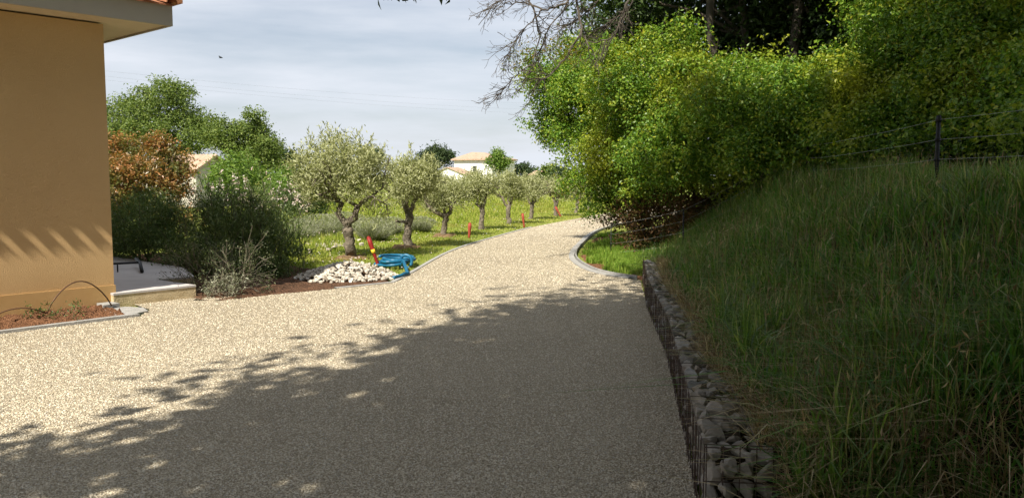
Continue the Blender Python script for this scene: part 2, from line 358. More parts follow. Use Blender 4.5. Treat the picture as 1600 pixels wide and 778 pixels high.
def wiggle(a, b, n, amp, rng, sag=0.0):
    t_ = np.linspace(0, 1, n)[:, None]; P = np.array(a) * (1 - t_) + np.array(b) * t_
    j = rng.normal(size=(n, 3)) * amp; j[0] = 0; j[-1] = 0
    P = P + j; P[:, 2] -= (sag * 4 * t_ * (1 - t_))[:, 0]; return P
def grow(mb, p, d, ln, r, depth, rng, spread=0.6, kids=(2, 4), droop=0.0, shrink=0.68, tips=None, k=5, seg=4, m=0, rmin=0.003):
    """recursive branch"""
    P = [np.array(p)]; d = unit(np.array(d, float)); st = ln / seg
    for _ in range(seg):
        d = unit(d + rng.normal(size=3) * 0.16 + np.array([0, 0, -droop])); P.append(P[-1] + d * st)
    mb.tube(P, np.linspace(r, max(r * 0.6, rmin), len(P)), k if r > 0.012 else 3, m=m, cap=False)
    if depth == 0:
        if tips is not None: tips.append((P[-1], d)); tips.append((P[len(P) // 2], d))
        return
    for _ in range(rng.integers(kids[0], kids[1] + 1)):
        i = rng.integers(1, len(P)) if rng.random() < 0.55 else len(P) - 1
        nd = unit(d + rng.normal(size=3) * spread)
        grow(mb, P[i], nd, ln * shrink * rng.uniform(0.75, 1.2), max(r * 0.58, rmin), depth - 1, rng, spread, kids, droop, shrink, tips, k, max(3, seg - 1), m, rmin)

# ------------------------------------------------------------------ ground, drive, bank
g = MB()
rng = rng_of(3)
xs = np.concatenate([[-2500, -900, -400, -200, -120], np.linspace(-80, 80, 41), [120, 200, 400, 900, 2500]])
ys = np.concatenate([[-600, -100, -30], np.linspace(-10, 60, 36), [80, 110, 150, 200, 300, 500, 900, 1600, 3500]])
def terrain(x, y):
    rise = np.clip((y - 45) / 120, 0, 1); side = np.clip((-x * 0.02 + 0.2 * 1) , 0, 1)
    return -0.02 + 4.6 * rise ** 1.5 * np.clip(-(x + y * 0.26) / 60, 0, 1) - 1.5 * np.clip((y - 70) / 100, 0, 1) * np.clip((x + y * 0.15) / 60, 0, 1)
X, Y = np.meshgrid(xs, ys); nx, ny = len(xs), len(ys)
V = np.c_[X.ravel(), Y.ravel(), terrain(X, Y).ravel()]
i = (np.arange(ny - 1)[:, None] * nx + np.arange(nx - 1)).ravel()
g.add(V, np.c_[i, i + 1, i + nx + 1, i + nx])
struct(g.build('ground', M['meadow']))

U_ANG = math.radians(48.3)
HU = np.array([math.cos(U_ANG), math.sin(U_ANG)]); HN = np.array([math.sin(U_ANG), -math.cos(U_ANG)])
HC = np.array([-4.91, 10.11])                               # visible corner of the house
def hp(u, n): return HC + HU * u + HN * n

kb = hp(-0.15, 1.02)
L_edge = [hp(-14, 1.02), kb, hp(0.15, 0.62), hp(0.2, 0.09), hp(1.01, 0.09), (-3.3, 11.0), (-2.5, 11.65), (-1.77, 12.30), (-1.66, 13.28), (-1.52, 15.2), (-1.34, 17.19), (-0.98, 19.3), (-0.5, 21.3), (0.15, 24.0), (0.94, 26.87), (2.4, 30.9), (4.23, 36.35), (7.2, 43), (12, 52), (20, 64)]
R_edge = [(0.55, -12), (0.80, 2.0), (0.93, 3.99), (1.06, 4.87), (1.38, 7.16), (1.66, 10.0), (1.97, 12.6), (1.55, 13.1), (1.28, 13.75), (1.15, 14.7), (1.10, 15.6), (1.13, 16.5), (1.3, 18.0), (1.58, 19.67), (2.0, 22.3), (2.6, 24.92), (3.9, 28.4), (5.8, 32.6), (9.0, 38.5), (14.5, 47), (23, 59)]
def smooth_line(P, it=2):
    P = np.array(P, float)
    for _ in range(it):
        Q = np.empty((2 * len(P) - 2, 2)); Q[0::2] = P[:-1] * 0.75 + P[1:] * 0.25; Q[1::2] = P[:-1] * 0.25 + P[1:] * 0.75
        P = np.vstack([P[:1], Q, P[-1:]])
    return P
Rs = np.vstack([np.array(R_edge[:6]), smooth_line(R_edge[6:], 2)])
Ls = np.vstack([np.array(L_edge[:7]), smooth_line(L_edge[7:], 2)])
poly = [tuple(p) for p in Rs] + [tuple(p) for p in Ls[::-1]] + [tuple(hp(-14, 1.02) + np.array([3, -14]))]
def flat(name, pts, z, mat):
    bm = bmesh.new(); vs = [bm.verts.new((p[0], p[1], z)) for p in pts]; f = bm.faces.new(vs)
    bmesh.ops.triangulate(bm, faces=[f]); bmesh.ops.recalc_face_normals(bm, faces=bm.faces)
    me = bpy.data.meshes.new(name); bm.to_mesh(me); bm.free()
    me.materials.append(mat); o = bpy.data.objects.new(name, me); C.objects.link(o); return o
struct(flat('gravel_drive', poly, 0.004, M['gravel']))
def inside(P, pts):
    x, y = P[:, 0], P[:, 1]; r = np.zeros(len(P), bool); pts = np.array(pts); j = len(pts) - 1
    for i in range(len(pts)):
        xi, yi = pts[i]; xj, yj = pts[j]
        c_ = ((yi > y) != (yj > y)) & (x < (xj - xi) * (y - yi) / (yj - yi + 1e-12) + xi); r ^= c_; j = i
    return r
# loose chippings lying on the near part of the drive
rng = rng_of(5)
n = 380000
yy = 3.0 + 27.0 * rng.random(n) ** 2.6; xx = rng.uniform(-0.66, 0.40, n) * yy
P = np.c_[xx, yy]; P = P[inside(P, poly)]
n = len(P); octa = np.array([[1, 0, 0], [0, 1, 0], [-1, 0, 0], [0, -1, 0], [0, 0, 1]])
sc = (rng.uniform(0.0042, 0.0082, n) * (0.8 + 0.03 * P[:, 1]))[:, None, None] * rng.uniform(0.6, 1.25, (n, 1, 3)) * np.array([1, 1, 0.8])
V = octa[None] * sc; V[:, 4, :2] += rng.normal(size=(n, 2)) * 0.003
a = rng.uniform(0, 6.28, n); ca, sa = np.cos(a)[:, None], np.sin(a)[:, None]
V = np.stack([V[..., 0] * ca - V[..., 1] * sa, V[..., 0] * sa + V[..., 1] * ca, V[..., 2]], -1) + np.c_[P, np.full(n, 0.005)][:, None]
b = np.arange(n)[:, None] * 5
g = MB(); g.add(V.reshape(-1, 3), np.vstack([b + np.array(q) for q in ([0, 1, 4], [1, 2, 4], [2, 3, 4], [3, 0, 4])]))
stuff(g.build('gravel', M['pebble']))

# kerbs of pale setts
def ribbon(line, w, z0, z1, side=1):
    P = np.array(line, float); T = np.gradient(P, axis=0); T /= np.linalg.norm(T, axis=1)[:, None]; Nn = np.c_[T[:, 1], -T[:, 0]] * side
    A = P; B = P + Nn * w; n = len(P); mb = MB()
    V = np.vstack([np.c_[A, np.full(n, z0)], np.c_[A, np.full(n, z1)], np.c_[B, np.full(n, z1)], np.c_[B, np.full(n, z0)]])
    i = np.arange(n - 1)
    for q in range(3): mb.add(V if q == 0 else np.zeros((0, 3)), np.c_[i + q * n, i + 1 + q * n, i + 1 + (q + 1) * n, i + (q + 1) * n] - (0 if q == 0 else 4 * n))
    return mb
k1 = Rs[(Rs[:, 1] > 12.75) & (Rs[:, 1] < 30)]
struct(ribbon(k1, 0.11, -0.01, 0.022).build('kerb', M['kerb']))
struct(ribbon(k1 + np.array([0.13, 0.0]), 0.02, -0.01, 0.055).build('kerb', M['kerb']))
k2 = Ls[(Ls[:, 1] > 11.6) & (Ls[:, 0] > -3.4) & (Ls[:, 1] < 26)]
struct(ribbon(k2, 0.07, -0.01, 0.018, -1).build('kerb', M['kerb']))
struct(ribbon(np.array([hp(u, 1.02) for u in np.linspace(-14, -0.15, 40)]), 0.075, -0.01, 0.035, -1).build('kerb', M['kerb']))
# soil bed at the foot of the wall
def mound(name, pts, mat, h, seed, res=0.06, amp=0.02):
    r_ = rng_of(seed); pts = np.array(pts); lo, hi = pts.min(0), pts.max(0)
    gx = np.arange(lo[0], hi[0] + res, res); gy = np.arange(lo[1], hi[1] + res, res); XX, YY = np.meshgrid(gx, gy)
    Q = np.c_[XX.ravel(), YY.ravel()]; ins = inside(Q, pts)
    Z = np.where(ins, h + r_.normal(size=len(Q)) * amp, -0.03); idx = -np.ones(len(Q), int)
    nx_ = len(gx); i_ = (np.arange(len(gy) - 1)[:, None] * nx_ + np.arange(nx_ - 1)).ravel(); Fq = np.c_[i_, i_ + 1, i_ + nx_ + 1, i_ + nx_]
    Fq = Fq[ins[Fq].any(1)]; us = np.unique(Fq); idx[us] = np.arange(len(us))
    return MB().add(np.c_[Q, Z][us], idx[Fq]).build(name, mat, smooth=True)
struct(mound('soil', [hp(-7, 0.02), hp(-7, 0.90), hp(-0.25, 0.90), hp(-0.1, 0.02)], M['red_soil'], 0.03, 7, 0.035, 0.02))

# bank on the right, behind the gabions
GAB = np.array([(0.80, 2.9), (0.93, 3.99), (1.06, 4.87), (1.38, 7.16), (1.66, 10.0), (2.0, 12.47)])
def bank_edge(y):
    y = np.asarray(y, float)
    return np.where(y < 12.3, np.interp(y, GAB[:, 1], GAB[:, 0]) + np.interp(y, [4.6, 5.6], [0.31, 0.23]), np.interp(y, [12.3, 13.2, 14.1, 15.5, 17, 20, 25, 30, 40, 60], [2.25, 2.2, 2.3, 2.5, 2.6, 2.9, 4.0, 5.9, 11, 25]))
def sstep(x): x = np.clip(x, 0, 1); return x * x * (3 - 2 * x)
def bank_z(x, y):
    x = np.asarray(x, float); y = np.asarray(y, float); d = x - bank_edge(y)
    base = 0.31 * (1 - sstep((y - 11.9) / 1.4)) * sstep((d + 0.02) / 0.05)
    near = sstep((3.7 - y) / 0.9)
    wid = np.interp(y, [3, 6, 12, 14, 18], [3.0, 2.9, 2.5, 2.4, 2.6])
    base = base * (1 - near)
    z = base + (1.46 - base) * sstep(d / wid * 0.97)
    z = z + 0.05 * np.sin(x * 2.1 + y * 0.9) * np.clip(d, 0, 1) + 0.04 * np.sin(y * 1.7 - x * 3.3) * np.clip(d, 0, 1)
    return np.where(d < 0, -0.05, z)
g = MB()
xs = np.concatenate([np.linspace(0.7, 7, 127), np.linspace(7.2, 16, 30), [20, 26, 34, 60]]); ys = np.concatenate([np.linspace(-2, 20, 177), np.linspace(20.4, 60, 40)])
X, Y = np.meshgrid(xs, ys); Z = bank_z(X, Y); nx, ny = len(xs), len(ys)
Fq = (np.arange(ny - 1)[:, None] * nx + np.arange(nx - 1)).ravel(); Fq = np.c_[Fq, Fq + 1, Fq + nx + 1, Fq + nx]
keep = (Z.ravel()[Fq] > -0.04).any(1)
g.add(np.c_[X.ravel(), Y.ravel(), Z.ravel()], Fq[keep])
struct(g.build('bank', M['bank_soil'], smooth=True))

# grass on the bank: long blades, thick near the camera
rng = rng_of(11)
def bank_pts(n, y0, y1, pw, xmax=6.5, dmin=0.05):
    y = y0 + (y1 - y0) * rng.random(n) ** pw; d = dmin + (xmax - dmin) * rng.random(n) ** 1.2; x = bank_edge(y) + d
    vis = (x < y * 0.72 + 0.8); x, y = x[vis], y[vis]
    return np.c_[x, y, bank_z(x, y) - 0.01]
P = bank_pts(64000, 2.6, 17.0, 1.5)
dens = np.sin(P[:, 0] * 3.1 + 1.3 * np.sin(P[:, 1] * 2.3)) * np.sin(P[:, 1] * 2.7 + P[:, 0]) + rng.normal(size=len(P)) * 0.5
P = P[dens > -0.45]
d = P[:, 0] - bank_edge(P[:, 1])
hh = 0.15 + 0.10 * np.clip(d, 0, 1.2) * np.clip(2.6 - d, .35, 1) + 0.06 * np.sin(P[:, 0] * 4 + P[:, 1] * 3)
g = MB(); kq = rng.random(len(P)) < .5; blades(g, P[kq], rng, hh[kq], 0.012, 0.8); blades(g, P[~kq], rng, hh[~kq] * 1.15, 0.013, 1.7)
P2 = bank_pts(7000, 2.8, 16.0, 1.4, 6.0, 0.5); blades(g, P2, rng, 0.34, 0.007, 0.6)
stuff(g.build('bank_grass', M['bank_grass']))
rg = rng_of(17); TP = bank_pts(420, 3.2, 14.0, 1.2, 4.5, 0.2); g = MB()
for p in TP:
    m_ = rg.integers(25, 70); Q = p + np.c_[rg.normal(size=(m_, 2)) * rg.uniform(.03, .09), np.zeros(m_)]
    blades(g, Q, rg, rg.uniform(.18, .42), rg.uniform(.007, .014), rg.uniform(.7, 1.5))
# rank growth along the fence
m_ = 9000; k_ = rg.random(m_); yy = 7 + 8.5 * k_; xx = np.interp(yy, [5, 8.05, 13, 14.1, 16.6], [4.5, 4.3, 4.75, 3.2, 2.6]) + rg.normal(size=m_) * .35 + .1
blades(g, np.c_[xx, yy, np.maximum(bank_z(xx, yy), 0)], rg, .30, .009, .7)
stuff(g.build('tall_grass', M['tall_grass']))
g = MB(); Q = bank_pts(3200, 3.2, 15.0, 1.2, 5.5, .3); blades(g, Q, rg, .42, .0045, .5)
Q2 = Q[rg.random(len(Q)) < .6]; n_ = len(Q2)
leaves(g, Q2 + np.c_[rg.normal(size=(n_, 2)) * .03, .26 + .12 * rg.random(n_)], rg.normal(size=(n_, 3)), .06, .010, rg, along=np.tile([0.3, 0, .8], (n_, 1)))
stuff(g.build('seed_stalks', M['straw']))
g = MB(); Q = bank_pts(260, 3.2, 11.0, 1.1, 4.0, .15)
for p in Q:
    m_ = rg.integers(5, 10); leaves(g, np.tile(p + [0, 0, .03], (m_, 1)) + rg.normal(size=(m_, 3)) * .02, np.tile([0, 0, 1.0], (m_, 1)) + rg.normal(size=(m_, 3)) * .5, rg.uniform(.05, .10), rg.uniform(.018, .035), rg)
stuff(g.build('broadleaf_weeds', M['tall_grass']))
P3 = bank_pts(11000, 3.0, 12.4, 1.3, .8, -0.05); g = MB(); P3[:, 2] = np.where(P3[:, 1] > 3.75, np.maximum(P3[:, 2], .31), P3[:, 2]); blades(g, P3, rng, 0.17, 0.006, 1.9)
TP = bank_pts(150, 3.0, 13.0, 1.2, 4.2, 0.1)
for p in TP[np.sin(TP[:, 0] * 2.3 + TP[:, 1] * 1.4) > -.1]:
    m_ = rng.integers(30, 90); Q = p + np.c_[rng.normal(size=(m_, 2)) * rng.uniform(.06, .2), np.full(m_, .03)]; Q[:, 2] = np.maximum(bank_z(Q[:, 0], Q[:, 1]), 0) + .03
    blades(g, Q, rng, rng.uniform(.12, .26), .006, 2.2)
P4 = bank_pts(4500, 3.0, 12.4, 1.3, 5.5, 0.6); blades(g, P4, rng, 0.33, 0.006, 1.1)
stuff(g.build('dry_grass', M['straw']))
# lit tongue of lush grass at the bend of the drive
q = [(1.36, 14.2), (1.42, 13.6), (1.75, 13.05), (2.1, 12.7), (2.7, 12.8), (3.2, 14.5), (3.4, 17), (3.3, 20), (2.9, 23.5), (2.2, 21.5), (1.62, 18.2), (1.42, 16.6)]
n = 60000; P = np.c_[rng.uniform(1.2, 3.5, n), 12.6 + 10 * rng.random(n) ** 1.5]
P = P[inside(P, q)]; bare = np.sin(P[:, 0] * 5 + 2) + np.sin(P[:, 1] * 1.7 + 0.6) + rng.normal(size=len(P)) * 0.35
P = P[((P[:, 0] - np.interp(P[:, 1], Rs[9:, 1], Rs[9:, 0])) > 0.42 + 0.2 * np.sin(P[:, 1] * 4) ) & ~((P[:, 1] > 19) & (P[:, 1] < 21.5) & (P[:, 0] < 2.75) & (bare < .9))]
z = np.maximum(bank_z(P[:, 0], P[:, 1]), 0.0)
g = MB(); blades(g, np.c_[P, z], rng, 0.13, 0.012, 0.6); stuff(g.build('lush_grass', M['lush_grass']))
struct(mound('soil', [(1.36, 14.2), (1.42, 13.6), (1.75, 13.05), (2.15, 12.75), (3.0, 13), (3.2, 17), (3.4, 23.5), (2.8, 23.5), (2.2, 21.5), (1.62, 18.2), (1.42, 16.6)], M['red_soil'], 0.004, 9, 0.1, 0.01))

# ------------------------------------------------------------------ the house on the left
zs = 3.41
def hbox(mb, u0, u1, n0, n1, z0, z1, m=0):
    mb.prism([hp(u0, n0), hp(u0, n1), hp(u1, n1), hp(u1, n0)][::1] if False else [hp(u0, n1), hp(u1, n1), hp(u1, n0), hp(u0, n0)], z0, z1, m); return mb
house = thing('house', (*HC, 0), 'ochre rendered house with white eaves and clay tiles beside the gravel drive', 'house')
hbox(MB(), -14, 0, -5, 0, 0.26, zs).build('wall', M['wall'], house)
hbox(MB(), -14.0, 0.012, -5, 0.014, -0.1, 0.262).build('plinth', M['plinth'], house)
OU, ON = 0.62, 0.50
hbox(MB(), -14.6, OU - 0.03, -5.5, ON - 0.03, zs + 0.02, zs + 0.05).build('soffit', M['soffit'], house)
fz = zs + 0.245
f = MB(); hbox(f, -14.6, OU, ON - 0.03, ON, zs, fz); f.build('fascia', M['fascia'], house)
f = MB(); hbox(f, OU - 0.03, OU, -5.5, ON - 0.032, zs, fz); f.build('fascia', M['fascia'], house)
# clay tile roof: pans under rows of half-round covers whose ends stand a little proud of the fascia
slope = math.tan(math.radians(16)); r = MB()
for s_ in (1, -1):
    nr = -2.5; n_e = ON + 0.05 if s_ == 1 else -5.5
    e0, e1 = hp(-14.6, n_e), hp(OU, n_e); r0, r1 = hp(-14.6, nr), hp(OU, nr); ze, zr = fz + 0.005, fz + 0.005 + abs(n_e - nr) * slope
    r.add([[*e0, ze], [*e1, ze], [*r1, zr], [*r0, zr], [*e0, ze - .02], [*e1, ze - .02], [*r1, zr - .02], [*r0, zr - .02]], [[0, 1, 2, 3], [4, 7, 6, 5], [0, 4, 5, 1], [1, 5, 6, 2], [3, 7, 4, 0]])
r.build('roof_deck', M['tile'], house)
r = MB(); ang = np.linspace(0, PI, 9); rad = 0.078
tn = np.array([ON + 0.112, ON - 0.30, ON - 0.30, ON - 0.75, ON - 0.75, -2.5])
tz = np.array([0, 0.36 * slope, 0.36 * slope + 0.015, 0.81 * slope + 0.01, 0.81 * slope + 0.025, (ON + 2.5) * slope + .02])
for u in np.arange(OU - 0.05, -9.0, -0.27):
    rows = []
    for rr in (rad, rad - 0.014):
        for nn, zz in zip(tn, tz):
            p = hp(u, nn); rows.append(np.c_[p[0] + HU[0] * np.cos(ang) * rr, p[1] + HU[1] * np.cos(ang) * rr, fz + 0.008 + zz + np.sin(ang) * rr])
    k = len(ang); nt = len(tn); Fq = []
    for q in range(nt - 1):
        for w_ in range(k - 1):
            Fq.append([q * k + w_, q * k + w_ + 1, (q + 1) * k + w_ + 1, (q + 1) * k + w_])
    for w_ in range(k - 1): Fq.append([w_, nt * k + w_, nt * k + w_ + 1, w_ + 1])
    r.add(np.vstack(rows), Fq)
r.build('roof_tiles', M['tile'], house)
hbox(MB(), OU - 0.02, OU + 0.10, -2.5, ON + 0.07, fz + 0.03, fz + 0.10).build('verge_tile', M['tile'], house)
gb = MB(); a_, b_, c_ = hp(0, -5), hp(0, 0), hp(0, -2.5); gb.add([[*a_, zs + .05], [*b_, zs + .05], [*c_, zs + .72]], [[0, 1, 2]]); gb.build('gable', M['wall'], house)

# terrace slab with a planting notch
ter = thing('terrace', (*hp(0.1, 0.2), 0), 'low grey concrete terrace slab with rough ochre edge at the house corner', 'terrace')
tz_ = 0.17
tp = [hp(-0.05, 0.09), hp(1.01, 0.09), on(243, 436.5, tz_)[:2], on(303, 431.5, tz_)[:2], on(287, 418, tz_)[:2], on(165, 399, tz_)[:2], hp(-.5, -3.5) + np.array([-.6, .5]), hp(-0.05, -0.3)]
tp = np.array(tp)
MB().prism(tp, -0.05, tz_ - 0.025).build('slab_edge', M['terrace_edge'], ter)
MB().prism(tp + (tp - tp.mean(0)) * 0.004, tz_ - 0.025, tz_).build('slab', M['terrace'], ter)

bar = thing('metal_stand', (*on(200, 420, tz_)[:2], tz_), 'black metal bar with a T shaped foot lying on the grey terrace', 'stand')
A = on(172, 421.5, tz_); B = on(217, 419, tz_); A[2] = B[2] = tz_ + 0.09
MB().tube([A, B], 0.017, 8).build('bar', M['black_metal'], bar, True)
D1 = on(213, 417, tz_); D2 = on(222, 427, tz_)
MB().tube([[D1[0], D1[1], tz_ + 0.13], [B[0] + .02, B[1], tz_ + 0.09], [D2[0], D2[1], tz_ + 0.028]], 0.026, 8).build('cross_foot', M['black_metal'], bar, True)
q = on(184, 425, tz_); MB().tube([[q[0], q[1], tz_], [q[0], q[1], tz_ + 0.12]], 0.012, 8).build('peg', M['black_metal'], bar, True)

# corner stones, dried plant and drip pipe in the bed
def rock_mesh(seed, sub=2, amp=0.22):
    r_ = random.Random(seed); bm = bmesh.new(); bmesh.ops.create_icosphere(bm, subdivisions=sub, radius=1)
    pl = [(Vector((r_.gauss(0, 1), r_.gauss(0, 1), r_.gauss(0, 1))).normalized(), r_.uniform(0.36, 0.72)) for _ in range(8)]
    for v in bm.verts:
        for nrm, dd in pl:
            e = v.co.dot(nrm) - dd
            if e > 0: v.co -= nrm * e * 1.0
        v.co *= 1 + r_.uniform(-1, 1) * amp * 0.12
    me = bpy.data.meshes.new('stone'); bm.to_mesh(me); bm.free(); return me
ROCKS = [rock_mesh(s) for s in range(8)]
for me in ROCKS: me.materials.append(M['limestone'])
ROCK_V = []
for me in ROCKS:
    vv = np.empty(len(me.vertices) * 3); me.vertices.foreach_get('co', vv); ROCK_V.append((vv.reshape(-1, 3), np.array([list(p.vertices) for p in me.polygons])))
flag = thing('corner_slab', (*hp(-0.05, 0.55), 0), 'pale broken concrete slab at the house corner beside the soil bed', 'slab')
MB().prism([hp(-0.35, 0.93), hp(0.05, 0.8), hp(0.12, 0.5), hp(0.0, 0.28), hp(-0.3, 0.3)], -0.02, 0.022).build('slab', M['kerb'], flag)
MB().prism([hp(-0.26, 0.3), hp(-0.06, 0.28), hp(-0.07, 0.07), hp(-0.24, 0.06)], -0.02, 0.07).build('upright_block', M['kerb'], flag)
rng = rng_of(21)
dh = thing('drip_pipe', (*hp(-0.7, 0.4), 0), 'thin brown drip pipe arching out of the soil bed against the wall', 'pipe')
def arc(p0, p1, h, n=14): t_ = np.linspace(0, 1, n)[:, None]; P = np.array(p0) * (1 - t_) + np.array(p1) * t_; P[:, 2] += (np.sin(t_ * PI) ** 0.8 * h)[:, 0]; return P
pa = [*hp(-1.62, 0.55), 0.03]; pb = [*hp(-0.95, 0.5), 0.08]; pc = [*hp(-0.16, 0.30), 0.05]
MB().tube(arc(pa, pb, 0.12), 0.008, 6).build('pipe', M['drip'], dh, True)
MB().tube(arc(pb, pc, 0.33), 0.008, 6).build('pipe', M['drip'], dh, True)
dp = thing('dried_plant', (*hp(-0.9, 0.5), 0.03), 'small withered plant with red stems on the soil by the wall', 'plant')
g = MB(); tips = []
for k in range(14):
    grow(g, [*(hp(-0.85, 0.5) + rng.normal(size=2) * 0.10), 0.03], [rng.normal() * 1.2, rng.normal() * 1.2, 0.55], 0.17, 0.005, 1, rng, 0.8, (1, 3), 0.05, 0.7, tips)
g.build('stems', M['drip'], dp)
T_ = np.array([p for p, _ in tips]); g = MB(); leaves(g, np.repeat(T_, 5, 0) + rng.normal(size=(len(T_) * 5, 3)) * 0.03, rng.normal(size=(len(T_) * 5, 3)), 0.04, 0.015, rng); g.build('foliage', M['shrub_leaf'], dp)

# ------------------------------------------------------------------ gabion wall
gab = thing('gabion_wall', (1.2, 7, 0), 'low gabion wall of grey stones in rusty wire cages holding the grassy bank', 'wall')
rng = rng_of(31)
Lg = np.concatenate([[0], np.cumsum(np.linalg.norm(np.diff(GAB, axis=0), axis=1))])
def gpt(s, off=0.0):
    x = np.interp(s, Lg, GAB[:, 0]); y = np.interp(s, Lg, GAB[:, 1])
    e = 0.05; tx = np.interp(s + e, Lg, GAB[:, 0]) - np.interp(s - e, Lg, GAB[:, 0]); ty = np.interp(s + e, Lg, GAB[:, 1]) - np.interp(s - e, Lg, GAB[:, 1])
    l_ = math.hypot(tx, ty) or 1; return np.array([x + ty / l_ * off, y - tx / l_ * off])
S0, S1 = Lg[1] - 0.28, Lg[-1]
GH = 0.36
nseg = 40
core = MB(); A = [gpt(s, 0.05) for s in np.linspace(S0 + .06, S1 - .02, nseg)]; B = [gpt(s, 0.21) for s in np.linspace(S0 + .06, S1 - .02, nseg)]
V = np.vstack([np.c_[A, np.zeros(nseg)], np.c_[A, np.full(nseg, GH - .07)], np.c_[B, np.full(nseg, GH - .07)], np.c_[B, np.zeros(nseg)]]); i = np.arange(nseg - 1)
core.add(V, *[np.c_[i + q * nseg, i + 1 + q * nseg, i + 1 + (q + 1) * nseg, i + (q + 1) * nseg] for q in range(3)], [[0, nseg, 2 * nseg, 3 * nseg]])
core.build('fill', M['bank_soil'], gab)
spots = []
s = S0 + 0.04
while s < S1 - 0.03:
    for z in (0.045, 0.13, 0.215, 0.30):
        spots.append((s + rng.uniform(-.03, .03), 0.045 + rng.uniform(-.01, .02), z + rng.uniform(-.012, .012), rng.uniform(0.05, 0.068)))
    for o_ in ((0.13, 0.20, 0.27) if s < S0 + 1.3 else (0.13, 0.20)):
        spots.append((s + rng.uniform(-.05, .05), o_ + rng.uniform(-.04, .03), GH - 0.075 + rng.uniform(-.03, .025), rng.uniform(0.035, 0.075)))
    s += rng.uniform(0.07, 0.125)
for o_ in (0.10, 0.19, 0.28):                                     # near end face
    for z in (0.06, 0.15, 0.24): spots.append((S0 + 0.03, o_, z, rng.uniform(0.055, 0.07)))
spots.sort()
rest = MB()
for k, (s, o_, z, r_) in enumerate(spots):
    p = gpt(s, o_); vi = rng.integers(8); sc = r_ * np.array([rng.uniform(.85, 1.4), rng.uniform(.75, 1.15), rng.uniform(.6, 1.0)])
    R = np.array(Matrix.Rotation(rng.uniform(0, 6.28), 3, 'Z') @ Matrix.Rotation(rng.uniform(-1.2, 1.2), 3, 'X') @ Matrix.Rotation(rng.uniform(-.8, .8), 3, 'Y'))
    vv = (ROCK_V[vi][0] * sc) @ R.T + np.array([p[0], p[1], z])
    if k < 95: MB().add(vv, ROCK_V[vi][1]).build('stone', M['gstone'], gab)
    else: rest.add(vv, ROCK_V[vi][1])
stuff(rest.build('stones', M['gstone'], gab))
w = MB()
for s in np.arange(S0, S1, 0.10): w.tube([[*(gpt(s, -0.014) + rng.normal(size=2) * .003), 0.0], [*(gpt(s, -0.014) + rng.normal(size=2) * .003), GH + 0.01]], 0.0030, 4)
for z in (0.03, 0.14, 0.25, GH + .01): w.tube([[*gpt(s, -0.012), z] for s in np.linspace(S0, S1, 60)], 0.0026, 4)
w.tube([[*gpt(s, 0.24), GH + .01] for s in np.linspace(S0, S1, 60)], 0.003, 4)
for s in np.arange(S0, S1, 0.42): w.tube([[*gpt(s, -0.01), GH + .01], [*gpt(s, 0.32 if s < S0 + 1.3 else .24), GH + .01]], 0.0022, 4)
for o_ in np.arange(0, 0.32, 0.075): w.tube([[*gpt(S0 - .01, o_), 0], [*gpt(S0 - .01, o_), GH + .01]], 0.0028, 4)
for z in (0.1, 0.2, GH): w.tube([[*gpt(S0 - .015, -0.01), z], [*gpt(S0 - .015, 0.30), z]], 0.0026, 4)
w.build('wire_cage', M['rust_wire'], gab)

# ------------------------------------------------------------------ wire fence along the top of the bank
fence = thing('wire_fence', (4.1, 8.05, 0), 'four strand white wire fence on thin black posts along the grassy bank top', 'fence')
posts = [(4.9, 3.4), (4.12, 8.05), (4.62, 13.0), (2.93, 14.1), (2.0, 16.63), (3.04, 24.3)]
pz = [1.62, 1.52, 1.44, 0.40, 0.0, 0.0]
for (x, y), z, hh, rr in zip(posts, pz, (.75, .66, .64, .62, .62, .34), (.022, .021, .017, .012, .010, .010)):
    z0 = min(z, float(max(bank_z(x, y), 0))) - 0.05
    po = MB().tube([[x, y, z0], [x, y, z + hh]], rr, 8).build('post', M['post'], fence, True)
    if hh > .5:
        for q in range(4): MB().tube([[x, y, z + .03 + q * .19], [x, y, z + .065 + q * .19]], rr * 1.35, 8).build('insulator', M['post'], po, True)
rng = rng_of(33)
for q in range(4):
    P = []
    for k in range(5):
        a_ = np.array([*posts[k], pz[k] + .05 + q * .19])
        if k == 4: P.append(a_); break
        b_ = np.array([*posts[k + 1], pz[k + 1] + .05 + q * .19]); P += list(wiggle(a_, b_, 8, 0.002, rng, 0.02)[:-1])
    MB().tube(P, 0.0014, 4).build('wire', M['tape'], fence)

# ------------------------------------------------------------------ meadow grass, flowers
rng = rng_of(41)
n = 150000
y = 11.5 + 48 * rng.random(n) ** 1.8; x = rng.uniform(-0.36, 0.16, n) * y
P = np.c_[x, y]
Ldr = Ls[Ls[:, 1] > 10.5]
xl = np.interp(y, Ldr[:, 1], Ldr[:, 0]); d = xl - x
ok = (d > 0.16) & ~((y < 14.5) & (d > 1.6)) & ~((y < 13.15) & (x < -1.75))
P, d, y = P[ok], d[ok], y[ok]
tall = sstep((d - 1.9 - 0.02 * y) / 1.0)
thin = (rng.random(len(P)) < 0.35 + 0.65 * sstep((d - 0.2) / 0.8)); P, d, y, tall = P[thin], d[thin], y[thin], tall[thin]
hh = 0.05 + 0.16 * tall * (0.7 + 0.5 * np.sin(P[:, 0] * 1.3 + P[:, 1]))
g = MB(); blades(g, np.c_[P, terrain(P[:, 0], P[:, 1])], rng, np.maximum(hh, 0.05), 0.007 + 0.0005 * y, 0.6)
stuff(g.build('meadow_grass', M['meadow_grass']))
k = rng.random(len(P)) < 0.012; Pf = np.c_[P[k], terrain(P[k][:, 0], P[k][:, 1]) + hh[k] * 1.1]
g = MB(); leaves(g, Pf, np.tile([0, -.4, 1.0], (len(Pf), 1)), 0.03, 0.03, rng); stuff(g.build('meadow_flowers', M['petal']))

